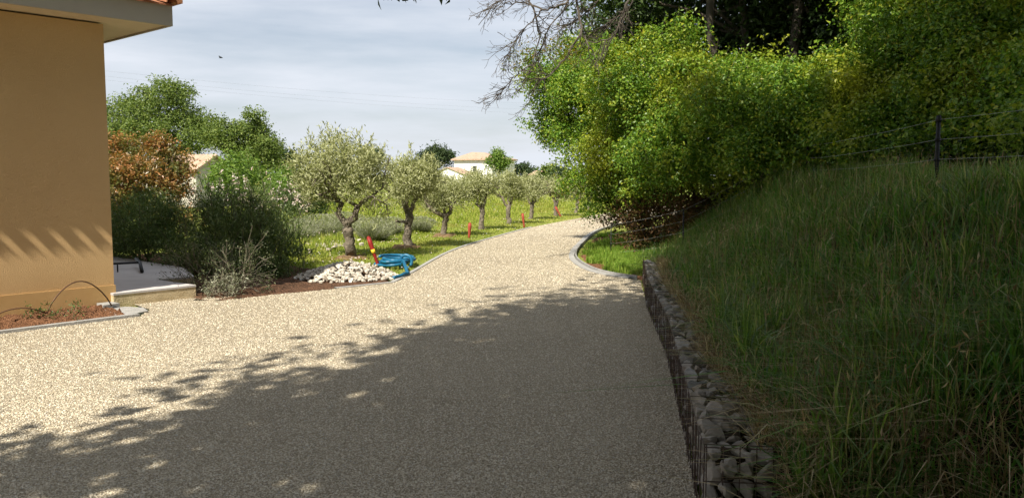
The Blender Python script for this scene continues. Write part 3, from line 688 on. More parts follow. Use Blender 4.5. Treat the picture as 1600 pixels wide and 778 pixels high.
# ------------------------------------------------------------------ olive trees
OL = [  # base px, crown px box, trunk radius, seed, label
    (548, 402, 456, 622, 212, 338, .105, 1, 'large olive tree with a forked trunk rising behind the heap of white stones'),
    (637, 386, 588, 690, 240, 328, .095, 2, 'olive tree with a stub branch and a tall top shoot just behind the blue hose'),
    (694, 368, 655, 738, 276, 336, .085, 3, 'squat olive tree with one long side limb bending out low to the left'),
    (752, 358, 718, 784, 266, 320, .08, 4, 'olive tree directly behind the red stake in the middle of the row'),
    (795, 349, 776, 824, 270, 318, .08, 5, 'fifth olive tree from the stones, in front of the white house end'),
    (830, 342, 810, 852, 274, 317, .08, 6, 'olive tree just behind the third red stake along the drive'),
    (868, 337, 847, 893, 277, 314, .085, 7, 'flat crowned olive tree with the leaning red stake at its foot'),
    (899, 332, 884, 916, 280, 312, .07, 8, 'slim olive tree near the bend, last but one of the row'),
    (920, 327, 906, 938, 284, 311, .07, 9, 'farthest olive tree of the row, beside the overhanging hedge')]
for (bx, by, x0, x1, y0, y1, tr, sd, lab) in OL:
    rng = rng_of(100 + sd); b = on(bx, by); Yd = b[1]; mpp = Yd / F_PX
    cx = (x0 + x1) / 2; cz = CAM_H + (275 - (y0 + y1) / 2) * mpp; rx = (x1 - x0) / 2 * mpp; rz = (y1 - y0) / 2 * mpp
    zb = cz - rz; cxx = (cx - 800) * mpp
    ot = thing('olive_tree', b, lab, 'olive tree', 'olive trees lining the drive')
    tk = MB(); k = 10
    fork = zb * (0.72 if sd == 1 else 0.9)
    n_ = 9; P = wiggle([b[0], b[1], -0.05], [b[0] + rng.normal() * .04, b[1] + rng.normal() * .04, fork], n_, tr * .18, rng)
    tk.tube(P, tr * np.array([1.35, 1.1, 1, .95, .97, .92, .95, 1.0, .95]) * rng.uniform(.93, 1.07, n_), k)
    top = P[-1]
    arms = {1: [(-.16, .05, .75, .62), (.17, -.03, .62, .70)], 2: [(-.12, .02, .6, .6), (.14, 0, .6, .55), (0, .1, .7, .5)],
            3: [(.12, 0, .5, .7), (-.05, .1, .5, .5)]}.get(sd, [(rng.uniform(-.2, -.08), .05, .5, .6), (rng.uniform(.08, .2), -.05, .5, .6), (0, .12, .55, .5)])
    tips = []
    for ax, ay, az, ar in arms:
        e = top + np.array([ax * 1.3, ay, az * (0.62 if sd > 1 else .75)])
        Q = wiggle(top - [0, 0, .04], e, 5, .03, rng); Q[2][0] += ax * .25; tk.tube(Q, np.linspace(tr * ar * 1.15, tr * ar * .75, 5), 8)
        for _ in range(3): grow(tk, e - [0, 0, .05], [rng.normal() * .8 + ax, rng.normal() * .8, .8], rz * .75, tr * ar * .45, 2, rng, .6, (2, 3), 0, .65, tips, 5)
    if sd == 2: tk.tube(wiggle([b[0], b[1], .55], [b[0] - .26, b[1] - .05, .60], 4, .01, rng), [.04, .03, .025, .03], 7); tk.tube([[b[0] - .25, b[1] - .05, .62], [b[0] - .25, b[1] - .05, .40]], [.012, .008], 5)
    if sd == 3: tk.tube([[b[0], b[1], .52], [b[0] - .2, b[1], .62], [b[0] - .42, b[1] - .05, .80], [b[0] - .52, b[1], 1.0], [b[0] - .5, b[1], 1.15]], [.065, .055, .05, .045, .03], 8)
    tk.build('trunk', M['olive_bark'], ot, True)
    lobes = [(cxx, Yd, cz, rx * .72, rx * .75, rz * .80)]
    for _ in range(11):
        a_ = rng.uniform(0, 6.28); q_ = rng.uniform(.45, .72); f_ = rng.uniform(.28, .45)
        lobes.append((cxx + math.cos(a_) * rx * q_, Yd + math.sin(a_) * rx * q_, cz + rng.uniform(-.55, .55) * rz, rx * f_, rx * f_, rx * f_ * .95))
    if sd == 1: lobes += [(at(530, 232, Yd)[0], Yd, at(530, 236, Yd)[2], .32, .32, .36), (at(480, 262, Yd)[0], Yd, at(0, 265, Yd)[2], .36, .36, .32), (at(590, 262, Yd)[0], Yd, at(0, 265, Yd)[2], .36, .36, .3), (at(590, 325, Yd)[0], Yd - .2, at(0, 330, Yd)[2], .25, .25, .3)]
    N_ = int({1: 15000, 2: 10500, 3: 8000}.get(sd, 6500 - 350 * sd)); ls = .085 if sd < 4 else .10
    Pp, Nn, Dd = cloud(rng, lobes, N_, 16, .55, .085 * (1 + .02 * sd), .2, 1.0, .8, .18)
    g = MB(); leaves(g, Pp, Nn, ls, ls * .26, rng, along=Dd * .7 + np.array([0, 0, .55]))
    # upright shoots breaking the outline
    for _ in range(46 if sd < 4 else 22):
        l_ = lobes[rng.integers(len(lobes))]; D_ = unit(np.array([rng.normal(), rng.normal(), 1.2])); s_ = np.array(l_[:3]) + D_ * np.array(l_[3:]) * .9
        m_ = rng.integers(10, 18); tt = np.linspace(0, 1, m_)[:, None]; dd = unit(D_ * .5 + np.array([0, 0, 1.0]) + rng.normal(size=3) * .25)
        leaves(g, s_ + dd * tt * rng.uniform(.14, .32), rng.normal(size=(m_, 3)), ls, ls * .26, rng, along=np.tile(dd, (m_, 1)))
    if sd == 2:
        s_ = at(641, 250, Yd); m_ = 60; tt = rng.random((m_, 1)); leaves(g, s_ + np.array([0, 0, .36]) * tt + rng.normal(size=(m_, 3)) * .05 * (1 - tt * .7), rng.normal(size=(m_, 3)), .09, .022, rng, along=np.tile([0, 0, 1.0], (m_, 1)))
    g.build('crown', M['olive_leaf'], ot)
    if sd < 4: struct(mound('soil', [(b[0] + math.cos(a_) * .34 * rng.uniform(.5, 1.4), b[1] + math.sin(a_) * .40 * rng.uniform(.5, 1.4)) for a_ in np.linspace(0, 6.28, 14)[:-1]], M['tree_soil'], .03, sd, .07, .018))

# red stakes
def stake(p, h, lean, r_, mat, lab, band=False):
    s_ = thing('marker_stake', p, lab, 'stake'); p = np.array(p, float); d_ = unit(np.array([lean, 0.05, 1.0])); a_ = np.linspace(0, 1, 6)[:, None]
    P = p - d_ * .05 + d_ * (h + .05) * a_
    sh = MB().tube(P, [r_ * .8, r_ * .8, r_ * .85, r_ * 1.0, r_ * 1.25, r_ * 1.0], 10).build('shaft', mat, s_, True)
    if band: MB().tube([p + d_ * h * .47, p + d_ * h * .60], r_ * 1.08, 10).build('yellow_band', M['yellow'], s_, True)
    MB().tube([p + d_ * h * .99, p + d_ * (h + .02)], [r_ * .9, r_ * .5], 10).build('cap', mat, s_, True)
stake(on(592, 418), .56, -.34, .034, M['red'], 'leaning dark red stake with a yellow band between the white stones and blue hose', True)
stake(on(733, 371), .37, .06, .042, M['faded_red'], 'upright faded red stake at the drive edge before the fourth olive tree')
stake(on(819, 355), .42, -.12, .038, M['faded_red'], 'thin orange red stake leaning slightly at the drive edge below the sixth olive tree')
stake(on(876, 338), .42, -.55, .038, M['faded_red'], 'strongly leaning orange red stake at the foot of the flat crowned olive tree')

# blue corrugated hose
hose = thing('corrugated_hose', on(620, 418), 'coil of bright blue corrugated hose lying in the grass by the drive edge', 'hose')
rng = rng_of(51); P = []
c0 = on(617, 415); c0[2] = 0
th = np.linspace(0, 4 * 2 * PI, 130)
for a_ in th:
    k_ = a_ / (4 * 2 * PI)
    P.append([c0[0] + (.27 + .08 * math.sin(a_ * .83 + 1)) * math.cos(a_ + 3), c0[1] + .02 * math.sin(a_ * 1.7) + (.44 + .10 * math.sin(a_ * .61)) * math.sin(a_ + 3), .035 + .10 * k_ + .03 * math.sin(a_ * .55) ** 2])
P = np.array(P); e = P[-1]
def corr(P, r_):   # densify and ripple the radius: the ribs of the tube
    P = np.array(P); s_ = np.concatenate([[0], np.cumsum(np.linalg.norm(np.diff(P, axis=0), axis=1))]); q_ = np.arange(0, s_[-1], .012)
    Q = np.c_[[np.interp(q_, s_, P[:, i]) for i in range(3)]].T; return Q, r_ * (1 + .10 * np.cos(np.arange(len(Q)) * PI))
Q, R_ = corr(P, .027); MB().tube(Q, R_, 8).build('coil', M['blue'], hose, True)
lp = at(634, 409, c0[1] - .35); aa = np.linspace(-.6, 2 * PI - .9, 26)
loop = [[lp[0] + .105 * math.cos(a_), lp[1] + .05 * math.sin(a_ * .5), lp[2] + .115 * math.sin(a_)] for a_ in aa]
ta = on(637, 427, .04); tb = on(626, 431, .035); tc = on(614, 434, .035)
tail = smooth_line(np.array([[lp[0] - .10, lp[2] + .02], [0, 0]]), 0)
seg1 = [[lp[0] - .11, lp[1], lp[2] + .03], [lp[0] - .09, lp[1] - .08, lp[2] - .08], [lp[0] - .01, lp[1] - .22, .14], list(ta), list((ta + tb) / 2 + [0, .02, 0.01]), list(tb), list(tc)]
Q, R_ = corr(loop, .027); MB().tube(Q, R_, 8).build('loop', M['blue'], hose, True)
Q, R_ = corr(seg1, .027); MB().tube(Q, R_, 8).build('tail', M['blue'], hose, True)

# heaped white stones
rng = rng_of(61)
h0 = on(465, 441); h1 = on(614, 438); cxp = (h0 + h1) / 2 + np.array([-.06, .42, 0])
placed = 0
LABP = 'whitish fist sized stone in the heap at the foot of the forked olive tree'
while placed < 235:
    a_, q_ = rng.uniform(0, 6.28), math.sqrt(rng.random()); ex, ey = .80 * q_ * math.cos(a_), .62 * q_ * math.sin(a_)
    hgt = .26 * (1 - q_ ** 1.4) * (1 + .3 * ex)
    if rng.random() < .25: hgt *= .6
    o = bpy.data.objects.new('stone', ROCKS[rng.integers(8)]); C.objects.link(o)
    r_ = rng.uniform(.028, .048); o.location = (cxp[0] + ex, cxp[1] + ey, .02 + hgt)
    o.scale = (r_ * rng.uniform(.9, 1.4), r_ * rng.uniform(.8, 1.1), r_ * rng.uniform(.6, .9)); o.rotation_euler = (rng.uniform(-.5, .5), rng.uniform(-.5, .5), rng.uniform(0, 6.28))
    tag(o, LABP, 'stone', 'white stones heaped by the drive'); placed += 1
hs = MB()
for k in range(750):
    a_, q_ = rng.uniform(0, 6.28), math.sqrt(rng.random()); hgt = .235 * (1 - q_ ** 1.4); r_ = rng.uniform(.026, .045); vi = rng.integers(8)
    Rm = np.array(Matrix.Rotation(rng.uniform(0, 6.28), 3, 'Z') @ Matrix.Rotation(rng.uniform(-1, 1), 3, 'X'))
    hs.add((ROCK_V[vi][0] * r_ * np.array([1.2, .95, .75])) @ Rm.T + np.array([cxp[0] + .82 * q_ * math.cos(a_), cxp[1] + .64 * q_ * math.sin(a_), .01 + hgt]), ROCK_V[vi][1])
stuff(hs.build('stones', M['limestone_heap']))
MB().add(*(lambda a_: (np.vstack([[[cxp[0], cxp[1], .22]], np.c_[cxp[0] + .74 * np.cos(a_), cxp[1] + .54 * np.sin(a_), np.full(24, -.02)]]), [[0, 1 + i, 1 + (i + 1) % 24] for i in range(24)]))(np.linspace(0, 2 * PI, 24, endpoint=False)))\
    .build('soil', M['dark_soil'])['kind'] = 'structure'
p0 = on(518, 384)
for k in range(46):
    o = bpy.data.objects.new('stone', ROCKS[rng.integers(8)]); C.objects.link(o); r_ = rng.uniform(.05, .09)
    o.location = (p0[0] + rng.normal() * .33, p0[1] + rng.normal() * .9, .03); o.scale = (r_ * 1.3, r_, r_ * .6); o.rotation_euler = (rng.uniform(-.3, .3), 0, rng.uniform(0, 6.28))
    tag(o, 'white stone scattered in the grass behind the forked olive trunk', 'stone', 'white stones scattered in the grass')

# ------------------------------------------------------------------ shrubs, left garden
def shrub(name, lab, cat, lobes, n, ls, asp, mat, seed, base=None, group=None, stems=5, per=14, shell=.5, cs=.12, lower=.8, up=.35, bark='bark', along=None, lump=.14, sr=.015, knobs=0, shoots=0, shoot=(.2, .5)):
    rng = rng_of(seed); L = np.array(lobes)
    if base is None: base = [L[:, 0].mean(), L[:, 1].mean(), float(max(terrain(L[:, 0].mean(), L[:, 1].mean()), -0.02))]
    o = thing(name, base, lab, cat, group)
    P, N, D = cloud(rng, clump(lobes, knobs, .40, seed, .60) if knobs else lobes, n, per, shell, cs, up, .9, lower, lump)
    ok = P[:, 2] > base[2] - .03; P, N, D = P[ok], N[ok], D[ok]
    sz = ls * np.where(rng.random(len(P)) < .3, .62, 1.08)
    g = MB(); leaves(g, P, N, sz, sz * asp, rng, along=None if along is None else D * along[0] + np.array([0, 0, along[1]]))
    tw_ = MB()
    for k in range(shoots):
        i_ = rng.integers(len(P)); d_ = unit(D[i_] * np.array([.6, .6, .3]) + np.array([0, 0, .75]) + rng.normal(size=3) * .2); q_ = rng.uniform(*shoot)
        tw_.tube([P[i_] - d_ * .1, P[i_] + d_ * q_ * .5, P[i_] + d_ * q_ + [0, 0, -.02]], [.006, .004, .002], 3)
        m_ = rng.integers(8, 18); tt = rng.random((m_, 1)) ** .8; leaves(g, P[i_] + d_ * q_ * tt + rng.normal(size=(m_, 3)) * .015, rng.normal(size=(m_, 3)), ls * .9, ls * .9 * asp, rng, along=np.tile(d_, (m_, 1)))
    g.build('foliage', mat, o)
    for k in range(stems):
        l_ = L[k % len(L)]; MB().tube(wiggle([base[0] + rng.normal() * .08, base[1] + rng.normal() * .08, base[2] - .05], l_[:3] + rng.normal(size=3) * .1, 6, .04, rng), np.linspace(sr * 1.6, sr * .6, 6), 6).build('stem', M[bark], o, True)
    if shoots: stuff(tw_.build('twigs', M[bark], o))
    return o
shrub('photinia_bush', 'big rust red and orange leaved bush beyond the terrace beside the house wall', 'bush',
      px_lobes([(185, 290, 18.6, .75), (235, 275, 18.8, .75), (265, 300, 18.4, .62), (210, 320, 18.2, .7), (255, 233, 18.8, .36), (275, 250, 18.9, .40), (200, 243, 19, .47), (150, 260, 18.8, .7), (275, 335, 18.2, .55), (160, 330, 18.2, .75)]),
      27000, .085, .42, M['photinia_leaf'], 201, stems=8, cs=.10, knobs=5, shell=.4, shoots=60, shoot=(.1, .3))
shrub('evergreen_shrub', 'dark green narrow leaved shrub between terrace and grey twiggy bush', 'shrub',
      px_lobes([(200, 375, 14.2, .55), (240, 362, 14.5, .6), (180, 350, 14.8, .55), (270, 350, 15, .5), (225, 335, 15.5, .42), (200, 385, 14.6, .4), (250, 385, 14.2, .42), (292, 392, 13.6, .40), (170, 375, 15, .5)]), 22000, .075, .2, M['shrub_leaf'], 202, stems=6, along=(.5, .8), shoots=120, knobs=4)
shrub('oleander_shrub', 'tall dark green upright shrub behind the white stone heap edge', 'shrub',
      px_lobes([(345, 345, 14.2, .55), (390, 355, 14, .55), (420, 385, 13.7, .5), (370, 390, 13.6, .5), (430, 350, 14.4, .42), (320, 360, 14.3, .5), (445, 395, 13.8, .34), (340, 325, 14.6, .34), (350, 415, 13, .4), (400, 415, 13, .4), (310, 405, 13.2, .42), (440, 415, 13.2, .3)]), 24000, .085, .18, M['oleander_leaf'], 203, stems=8, along=(.4, 1.2), shoots=260, knobs=4)
gshr = thing('twiggy_bush', on(340, 462), 'sparse grey leaved twiggy bush beside the terrace notch', 'bush')
rng = rng_of(204); g = MB(); tips = []
b0 = on(340, 458)
for k in range(46):
    grow(g, [b0[0] + rng.normal() * .16, b0[1] + rng.normal() * .10 + .05, 0], [rng.normal() * 1.15, rng.normal() * .5 - .05, .8], rng.uniform(.30, .50), .006, 2, rng, .45, (2, 3), -.03, .62, tips, 4, rmin=.0022)
g.build('twigs', M['twig'], gshr)  # twig colour darkened for the shade on this bush
T_ = np.array([p for p, _ in tips]); D_ = np.array([d for _, d in tips]); kk = rng.random(len(T_)) < .75; T_, D_ = T_[kk], D_[kk]
g = MB(); leaves(g, np.repeat(T_, 6, 0) + rng.normal(size=(len(T_) * 6, 3)) * .035, rng.normal(size=(len(T_) * 6, 3)), .034, .012, rng, along=np.repeat(D_, 6, 0)); g.build('foliage', M['shaded_sage_leaf'], gshr)
ss = thing('silver_sprig', on(352, 466), 'low silvery green sprig at the gravel edge below the twiggy bush', 'plant')
g = MB(); tips = []
for k in range(16): grow(g, [*(on(352, 464)[:2] + rng.normal(size=2) * .06), 0], [rng.normal() * .8, rng.normal() * .5, .7], .2, .005, 1, rng, .5, (2, 3), 0, .6, tips, 4)
g.build('stems', M['twig'], ss); T_ = np.array([p for p, _ in tips]); g = MB()
leaves(g, np.repeat(T_, 7, 0) + rng.normal(size=(len(T_) * 7, 3)) * .035, rng.normal(size=(len(T_) * 7, 3)), .05, .016, rng); g.build('foliage', M['grey_leaf'], ss)
struct(mound('soil', [on(x_, y_)[:2] for x_, y_ in ((304, 470), (350, 470), (430, 461), (520, 451), (612, 441), (600, 428), (470, 418), (440, 405), (250, 395), (180, 400), (230, 440))], M['dark_soil'], .006, 12, .1, .012))
# gaura: tall airy flower stems
def gaura(px, py, Yd, seed, lab, nst=26):
    rng = rng_of(seed); p = at(px, py, Yd); b = np.array([p[0], Yd, 0]); o = thing('gaura_plant', b, lab, 'flowering plant', 'gaura plants in the garden bed')
    s = MB(); fl = MB(); lf = MB()
    for k in range(nst):
        e = np.array([p[0] + rng.normal() * .42, Yd + rng.normal() * .3, p[2] + rng.uniform(-.45, .12)]); r0 = b + np.array([rng.normal() * .14, rng.normal() * .1, 0])
        Q = wiggle(r0, e, 6, .025, rng); s.tube(Q, np.linspace(.006, .0025, 6), 4)
        m_ = rng.integers(2, 6); tt = rng.uniform(.82, 1.0, (m_, 1)); Pq = r0 * (1 - tt) + e * tt + rng.normal(size=(m_, 3)) * .025
        leaves(fl, np.repeat(Pq, 4, 0) + rng.normal(size=(m_ * 4, 3)) * .016, rng.normal(size=(m_ * 4, 3)), .04, .028, rng)
        m_ = 16; tt = rng.uniform(.05, .75, (m_, 1)); leaves(lf, r0 * (1 - tt) + e * tt + rng.normal(size=(m_, 3)) * .05, rng.normal(size=(m_, 3)), .07, .014, rng)
    stuff(s.build('stems', M['shrub_leaf'], o)); stuff(fl.build('flowers', M['petal'], o)); lf.build('foliage', M['bright_leaf'], o)
gaura(350, 270, 15.4, 211, 'tall pale pink flower stems in front of the small tiled shed')
gaura(405, 290, 15.8, 212, 'dense pink and white flower stems left of the forked olive tree')
gaura(455, 285, 16.6, 213, 'airy white flower stems touching the forked olive crown', 20)
# lavender
def lavender(px, py, r_, seed, lab):
    rng = rng_of(seed); b = on(px, py); o = thing('lavender_bush', b, lab, 'lavender', 'lavender bushes behind the olive row'); g = MB(); n_ = 4200
    a_ = rng.uniform(0, 6.28, n_); q_ = np.sqrt(rng.random(n_)); P = np.c_[b[0] + r_ * .45 * q_ * np.cos(a_), b[1] + r_ * .45 * q_ * np.sin(a_), np.zeros(n_)]
    D = unit(np.c_[np.cos(a_) * q_ * .9, np.sin(a_) * q_ * .9, np.full(n_, .8)] + rng.normal(size=(n_, 3)) * .2)
    leaves(g, P, np.cross(D, rng.normal(size=(n_, 3))), r_ * (.35 + .65 * rng.random(n_)), .008, rng, along=D * 3, curl=0); g.build('foliage', M['lavender'], o)
    f_ = MB(); kk = rng.random(n_) < .3; leaves(f_, P[kk] + D[kk] * r_ * 1.1, rng.normal(size=(kk.sum(), 3)), .05, .016, rng, along=D[kk]); stuff(f_.build('flower_spikes', M['lavender'], o))
for k, (x_, y_, r_, lab) in enumerate([(500, 372, .55, 'grey green lavender bush left of the forked olive trunk'), (465, 378, .5, 'leftmost lavender bush, beside the dark upright shrub'), (585, 375, .5, 'lavender bush between the first two olive trunks, nearer the forked one'), (608, 366, .42, 'smaller lavender bush just left of the second olive trunk'), (656, 362, .38, 'round lavender bush between the second and third olive trunks'), (538, 362, .5, 'lavender bush farther back behind the forked olive trunk')]):
    lavender(x_, y_, r_, 220 + k, lab)
rng = rng_of(230)
for k, (rows, lab, mat, ls, n_) in enumerate([
    ([(450, 318, 27, .45), (475, 318, 27.3, .42), (500, 320, 27.5, .40)], 'low dark green hedge clump behind the lavender', 'dark_leaf', .11, 2600),
    ([(355, 285, 33, .9), (380, 280, 34, .9), (365, 262, 34, .7)], 'bright green rounded bush beside the tiled shed gable', 'bright_leaf', .14, 5000),
    ([(430, 300, 34, .8), (462, 290, 36, .9), (445, 285, 36, .7)], 'yellow green bush left of the forked olive crown', 'bright_leaf', .14, 4500)]):
    shrub('garden_bush', lab, 'bush', px_lobes(rows), n_, ls, .5, M[mat], 231 + k, cs=.2, stems=4)

# ------------------------------------------------------------------ trees beyond the garden
def tree(name, lab, lobes, n, ls, mat, seed, base, trunk_r, group=None, bark='bark', asp=.55, cs=.3, shell=.5, per=16, limbs=None, lower=.7, fork=.45, lump=.16, knobs=0):
    rng = rng_of(seed); L = np.array(lobes); o = thing(name, base, lab, 'tree', group)
    P, N, D = cloud(rng, clump(lobes, knobs, .42, seed) if knobs else lobes, n, per, shell, cs, .35, .9, lower, lump)
    g = MB(); leaves(g, P, N, ls, ls * asp, rng); g.build('crown', M[mat], o)
    t_ = MB(); c_ = L[:, :3].mean(0); b = np.array(base, float); fk = b + (c_ - b) * fork
    t_.tube(wiggle(b - [0, 0, .2], fk, 7, trunk_r * .25, rng), np.linspace(trunk_r * 1.2, trunk_r * .8, 7), 10)
    for l_ in L[: (limbs or len(L))]:
        t_.tube(wiggle(fk - [0, 0, .1], l_[:3], 6, trunk_r * .5, rng), np.linspace(trunk_r * .6, trunk_r * .15, 6), 7)
    t_.build('trunk', M[bark], o, True); return o
def zt(x, y): return float(terrain(x, y))
b = at(240, 300, 58); tree('oak_tree', 'large spreading green oak behind the rust red bush and house', px_lobes([(205, 185, 58, 2.2), (265, 172, 58, 1.9), (235, 205, 57, 2.3), (290, 195, 58, 1.7), (190, 225, 56.5, 1.8), (310, 215, 57, 1.4), (260, 230, 57, 1.8), (165, 200, 58, 2.0), (325, 200, 58, 1.0), (220, 155, 58.5, 1.1), (275, 150, 58.5, 1.0)]), 34000, .19, 'oak_leaf', 301, (b[0], 58, zt(b[0], 58)), .4, cs=.24, knobs=7, shell=.35)
b = at(365, 300, 54); tree('oak_tree', 'smaller open oak with a leaning limb right of the large oak', px_lobes([(350, 210, 54, 1.1), (390, 205, 54, 1.2), (370, 225, 54, 1.2), (410, 215, 54.3, 1.0), (405, 240, 53.6, 1.3), (375, 250, 53.8, .9), (430, 228, 54, .6), (335, 215, 54, .8), (400, 190, 54, .5), (395, 265, 53, .9), (420, 255, 53, .7)]), 19000, .17, 'oak_leaf', 302, (b[0], 54, zt(b[0], 54)), .22, cs=.2, knobs=6, shell=.35)
b = at(683, 270, 215); tree('pine_tree', 'dark umbrella pine standing left of the white house', px_lobes([(672, 246, 215, 3.0, .75), (690, 244, 217, 3.0, .7), (680, 240, 215, 2.6, .7), (662, 250, 213, 1.6, .8), (702, 247, 218, 1.8, .9), (675, 254, 212, 2.0)]), 5000, .7, 'pine_leaf', 303, (b[0], 215, zt(b[0], 215)), .45, cs=.6, fork=.6, asp=.4)
b = at(577, 270, 230); tree('pine_tree', 'small distant dark tree showing just above the forked olive crown', px_lobes([(570, 240, 230, 1.9), (583, 241, 230, 2.0), (592, 245, 230, 1.3), (575, 248, 230, 1.8)]), 1600, .8, 'pine_leaf', 304, (b[0], 230, zt(b[0], 230)), .3, cs=.6)
b = at(778, 275, 120); tree('garden_tree', 'small yellow green tree in front of the white house wall', px_lobes([(778, 248, 120, 1.25), (787, 252, 120, 1.0), (769, 254, 120, .9), (778, 241, 120, .7), (780, 259, 120, 1.1)]), 2600, .34, 'bright_leaf', 305, (b[0], 120, zt(b[0], 120)), .15, cs=.3)
rng = rng_of(310)
for k, (x_, y_, Yd, r_, lab) in enumerate([(436, 250, 150, 3.0, 'far dark tree right of the smaller oak, on the skyline'), (452, 254, 170, 2.4, 'low far tree between the smaller oak and the forked olive crown'), (808, 268, 240, 2.4, 'far dark shrub at the right end of the white house'), (820, 270, 260, 2.2, 'far dark bush between the white house and the small beige house'), (862, 270, 230, 3.0, 'far tree right of the small beige house'), (884, 272, 200, 2.8, 'far tree just left of the overhanging hedge'), (640, 268, 220, 2.8, 'far tree low behind the second olive crown')]):
    p = at(x_, y_, Yd); tree('distant_tree', lab, [(p[0] + rng.normal() * r_ * .5, Yd + rng.normal() * r_ * .4, p[2] + rng.normal() * r_ * .2, r_ * .7, r_ * .7, r_ * .6) for _ in range(5)], 1200, .8, 'pine_leaf' if k != 4 else 'oak_leaf', 311 + k, (p[0], Yd, zt(p[0], Yd)), .25, cs=.6)

# shed and far houses
def gable_house(name, lab, org, ang, wid, dep, eave, rise, wallm, roofm, over=.25, wins=(), group=None):
    """org: near corner; ridge runs along the 'dep' direction"""
    o = thing(name, org, lab, 'house' if 'house' in name else 'shed', group); a_ = np.array([math.cos(ang), math.sin(ang)]); b_ = np.array([-math.sin(ang), math.cos(ang)]); z0 = org[2]
    def q(u, v, z): return [*(np.array(org[:2]) + a_ * u + b_ * v), z0 + z]
    w_ = MB(); V = [q(0, 0, -.5), q(wid, 0, -.5), q(wid, dep, -.5), q(0, dep, -.5), q(0, 0, eave), q(wid, 0, eave), q(wid, dep, eave), q(0, dep, eave), q(wid / 2, 0, eave + rise), q(wid / 2, dep, eave + rise)]
    w_.add(V, [[0, 1, 5, 4], [1, 2, 6, 5], [2, 3, 7, 6], [3, 0, 4, 7]], [[4, 5, 8], [6, 7, 9]]); w_.build('wall', wallm, o)
    r_ = MB(); sl = rise / (wid / 2); ny_ = max(8, int((dep + 2 * over) / .3)); vs = np.linspace(-over, dep + over, ny_ * 4 + 1); ww = .05 * np.abs(np.sin(np.arange(len(vs)) * PI / 4))
    for s_ in (0, 1):
        V = []; 
        for th_ in (.02, -.08):
            for e in (0, 1):
                for v_, wz in zip(vs, ww):
                    u_ = -over if e == 0 else wid / 2
                    zz = eave + rise + .06 + th_ + (wz if th_ > 0 else 0) - (0 if e else (wid / 2 + over) * sl)
                    V.append(q(u_ if s_ == 0 else wid - u_, v_, zz))
        m_ = len(vs); i_ = np.arange(m_ - 1); Fq = np.vstack([np.c_[i_, i_ + 1, i_ + 1 + m_, i_ + m_], np.c_[i_ + 2 * m_, i_ + 3 * m_, i_ + 3 * m_ + 1, i_ + 2 * m_ + 1], np.c_[i_, i_ + 2 * m_, i_ + 2 * m_ + 1, i_ + 1]])
        r_.add(V, Fq, [[0, m_, 3 * m_, 2 * m_], [m_ - 1, 3 * m_ - 1, 4 * m_ - 1, 2 * m_ - 1]])
    r_.build('roof', roofm, o)
    for (face, u, z, ww_, hh_) in wins:
        g_ = MB(); e = .03
        if face == 'g': V = [q(u, -e, z), q(u + ww_, -e, z), q(u + ww_, -e, z + hh_), q(u, -e, z + hh_), q(u, e, z), q(u + ww_, e, z), q(u + ww_, e, z + hh_), q(u, e, z + hh_)]
        else: V = [q(-e, u, z), q(-e, u + ww_, z), q(-e, u + ww_, z + hh_), q(-e, u, z + hh_), q(e, u, z), q(e, u + ww_, z), q(e, u + ww_, z + hh_), q(e, u, z + hh_)]
        g_.add(V, [[0, 1, 2, 3], [0, 4, 5, 1], [3, 2, 6, 7], [0, 3, 7, 4], [1, 5, 6, 2]]); g_.build('window', M['glass'], o)
    return o
p = at(307, 300, 42)
gable_house('shed', 'small beige shed with a pale tiled roof behind the rust red bush', (p[0], p[1], -.05), math.radians(58), 2.3, 5.0, 1.98, .68, M['shed_wall'], M['pale_tile'], .22)
# white two storey house with hipped roof, its lower wing, and a small beige one
p = at(709, 285, 190)
wh = thing('white_house', (p[0], 190, 0), 'white two storey house with a pale tiled hip roof beyond the field', 'house')
zg = -2.0; eave = CAM_H + (275 - 251) / F_PX * 190; top_ = CAM_H + (275 - 237.5) / F_PX * 190
def pxw(px_, yd): return (px_ - 800) / F_PX * yd
x0, x1, x2 = pxw(710, 190), pxw(770, 190), pxw(804, 196)
fp = [(x0, 190), (x1, 186), (x2, 194), (x2 - 4, 200), (x0 + 1, 199)]
MB().prism(fp, zg, eave).build('wall', M['white_wall'], wh)
ro = MB(); ov = np.array(fp) + (np.array(fp) - np.mean(fp, 0)) * .11; n_ = len(ov)
ap = [(pxw(738, 194), 194), (pxw(757, 194), 193.5)]
V = np.vstack([np.c_[ov, np.full(n_, eave - .02)], np.c_[ov, np.full(n_, eave + .25)], [[*ap[0], top_], [*ap[1], top_ - .1]]])
ro.add(V, [[i, (i + 1) % n_, (i + 1) % n_ + n_, i + n_] for i in range(n_)], [[5, 6, 11, 10]], [[6, 7, 11], [7, 8, 11]], [[8, 9, 10, 11]], [[9, 5, 10]], [[4, 3, 2, 1, 0]]); ro.build('roof', M['pale_tile'], wh)
for u_, zc, w_, h_ in ((pxw(742, 187.9), eave - 2.0, .75, 1.3), (pxw(716, 189.6), eave - 1.9, .4, .5)):
    fr = MB().box((u_, 187.8, zc), (w_ + .25, .5, h_ + .25)).build('window', M['shed_wall'], wh); MB().box((u_, 187.55, zc), (w_, .2, h_)).build('pane', M['glass'], fr)
pw = at(678, 285, 170)
gable_house('white_house', 'lower white wing with a gable end in front of the two storey house', (pxw(668, 172), 172, -2.0), math.radians(-8), 8.6, 13, 3.0 + .55, 1.75, M['white_wall'], M['pale_tile'], .3)
gable_house('beige_house', 'small distant beige house right of the white house, left of the hedge', (pxw(839, 230), 230, -2), math.radians(20), 4.2, 6, 4.0, 1.0, M['shed_wall'], M['pale_tile'], .3)
lw = thing('garden_wall', (pxw(900, 75), 75, 0), 'low white sloping wall behind the last olive trees', 'wall')
